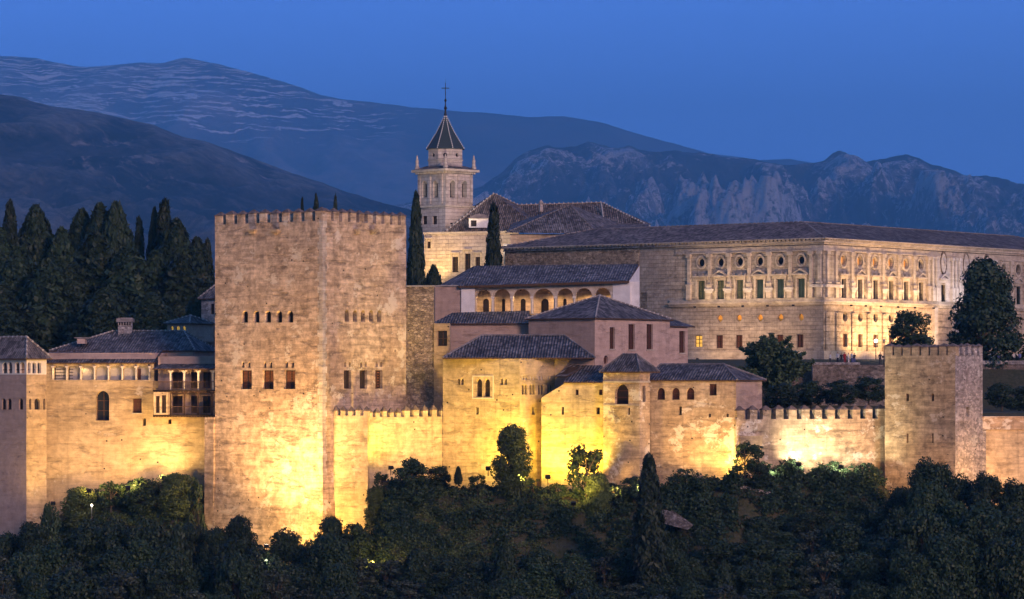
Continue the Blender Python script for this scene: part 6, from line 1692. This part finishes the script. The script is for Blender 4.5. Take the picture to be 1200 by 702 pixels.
# ================================================================== people on the terraces
def person(loc, h, shirt, trousers, skin=(.45, .28, .2), pose=0, label='', rz=0.0):
    s_ = h / 1.75
    J = dict(pel=(0, 0, .92), ch=(0, .02, 1.22), nk=(0, 0, 1.46), hd=(0, -.02, 1.60), ht=(0, -.01, 1.70),
             lh=(-.09, 0, .88), lk=(-.10, -.03, .48), la=(-.11, .02, .08), lf=(-.12, -.14, .04), rh=(.09, 0, .88), rk=(.11, -.05 - .05 * pose, .48), ra=(.12, .03 + .08 * pose, .08), rf=(.13, -.13, .04),
             ls=(-.19, 0, 1.40), le=(-.25, .02, 1.12), lw=(-.24, -.10 - .1 * pose, .88), lq=(-.24, -.14, .78), rs=(.19, 0, 1.40), re=(.26, .0, 1.13), rw=(.22, -.16 - .1 * pose, .95), rq=(.20, -.22, .88))
    rad = dict(pel=.15, ch=.16, nk=.06, hd=.10, ht=.075, lh=.10, lk=.07, la=.045, lf=.035, rh=.10, rk=.07, ra=.045, rf=.035, ls=.07, le=.05, lw=.035, lq=.03, rs=.07, re=.05, rw=.035, rq=.03)
    E = [('pel', 'ch'), ('ch', 'nk'), ('nk', 'hd'), ('hd', 'ht'), ('pel', 'lh'), ('lh', 'lk'), ('lk', 'la'), ('la', 'lf'), ('pel', 'rh'), ('rh', 'rk'), ('rk', 'ra'), ('ra', 'rf'), ('ch', 'ls'), ('ls', 'le'), ('le', 'lw'), ('lw', 'lq'), ('ch', 'rs'), ('rs', 're'), ('re', 'rw'), ('rw', 'rq')]
    ks = list(J); me = bpy.data.meshes.new('person'); me.from_pydata([tuple(c * s_ for c in J[k]) for k in ks], [(ks.index(a), ks.index(b)) for a, b in E], [])
    o = bpy.data.objects.new('person', me); COL.objects.link(o); md = o.modifiers.new('skin', 'SKIN'); md.use_smooth_shade = True
    for i, k in enumerate(ks): me.skin_vertices[0].data[i].radius = (rad[k] * s_, rad[k] * s_ * .8)
    me.skin_vertices[0].data[0].use_root = True
    o.modifiers.new('sub', 'SUBSURF').render_levels = 1
    t = NT('clothes'); z = t.sep(t.obj())[2]
    c = t.mix(t.math('GREATER_THAN', z, .93 * s_), trousers, shirt); c = t.mix(t.math('GREATER_THAN', z, 1.47 * s_), c, skin); c = t.mix(t.math('GREATER_THAN', z, 1.64 * s_), c, (.03, .02, .015))
    me.materials.append(t.done(c)); o.location = loc; o.rotation_euler = (0, 0, rz); tag(o, label, 'person', 'people on the palace terraces'); return o
WSH = (.62, .60, .60); RED_ = (.30, .02, .03); DK = (.03, .03, .045); BL = (.10, .12, .30)
yb_ = 443.6; zt1 = ZY(427.5, 443) + .0
for k, (px, sh, tr_, lb) in enumerate(((973, (.5, .5, .55), DK, 'person in a pale top standing leftmost at the parapet below the palace corner'), (982, WSH, DK, 'person in a white top and dark trousers, second left at the parapet'),
        (986, DK, DK, 'person in dark clothes between two others at the parapet'), (990, RED_, RED_, 'person dressed in dark red at the parapet below the palace corner'), (994.3, WSH, WSH, 'person dressed all in white beside the one in dark red'),
        (998.5, WSH, BL, 'person in a white top and blue trousers at the parapet'), (1001, DK, BL, 'person in dark clothes rightmost of the parapet group'))):
    person(((px - 600) / FPX * 444.6, 444.6 + .2 * (k % 2), zt1), 1.62 + .12 * ((k * 3) % 2), sh, tr_, pose=(k % 2), label=lb, rz=k * .7 - 1.5)
person(((1031.5 - 600) / FPX * 445, 445, zt1), 1.7, DK, DK, label='person in black standing alone left of the right tower', rz=.3)
zt2 = ZY(427, 451)
for k, (px, sh, lb) in enumerate(((1162, (.45, .55, .8), 'person in a pale blue top at the parapet under the great dark tree'), (1170, BL, 'person in a blue top right of the pale blue one under the great dark tree'), (1178, DK, 'person in dark clothes in the middle of the right parapet group'), (1187.5, WSH, 'person in a white top at the parapet near the right edge'), (1195, BL, 'person in a blue top at the right picture edge'))):
    person(((px - 600) / FPX * 452.6, 452.6, zt2), 1.7, sh, DK, pose=k % 2, label=lb, rz=k * .9)
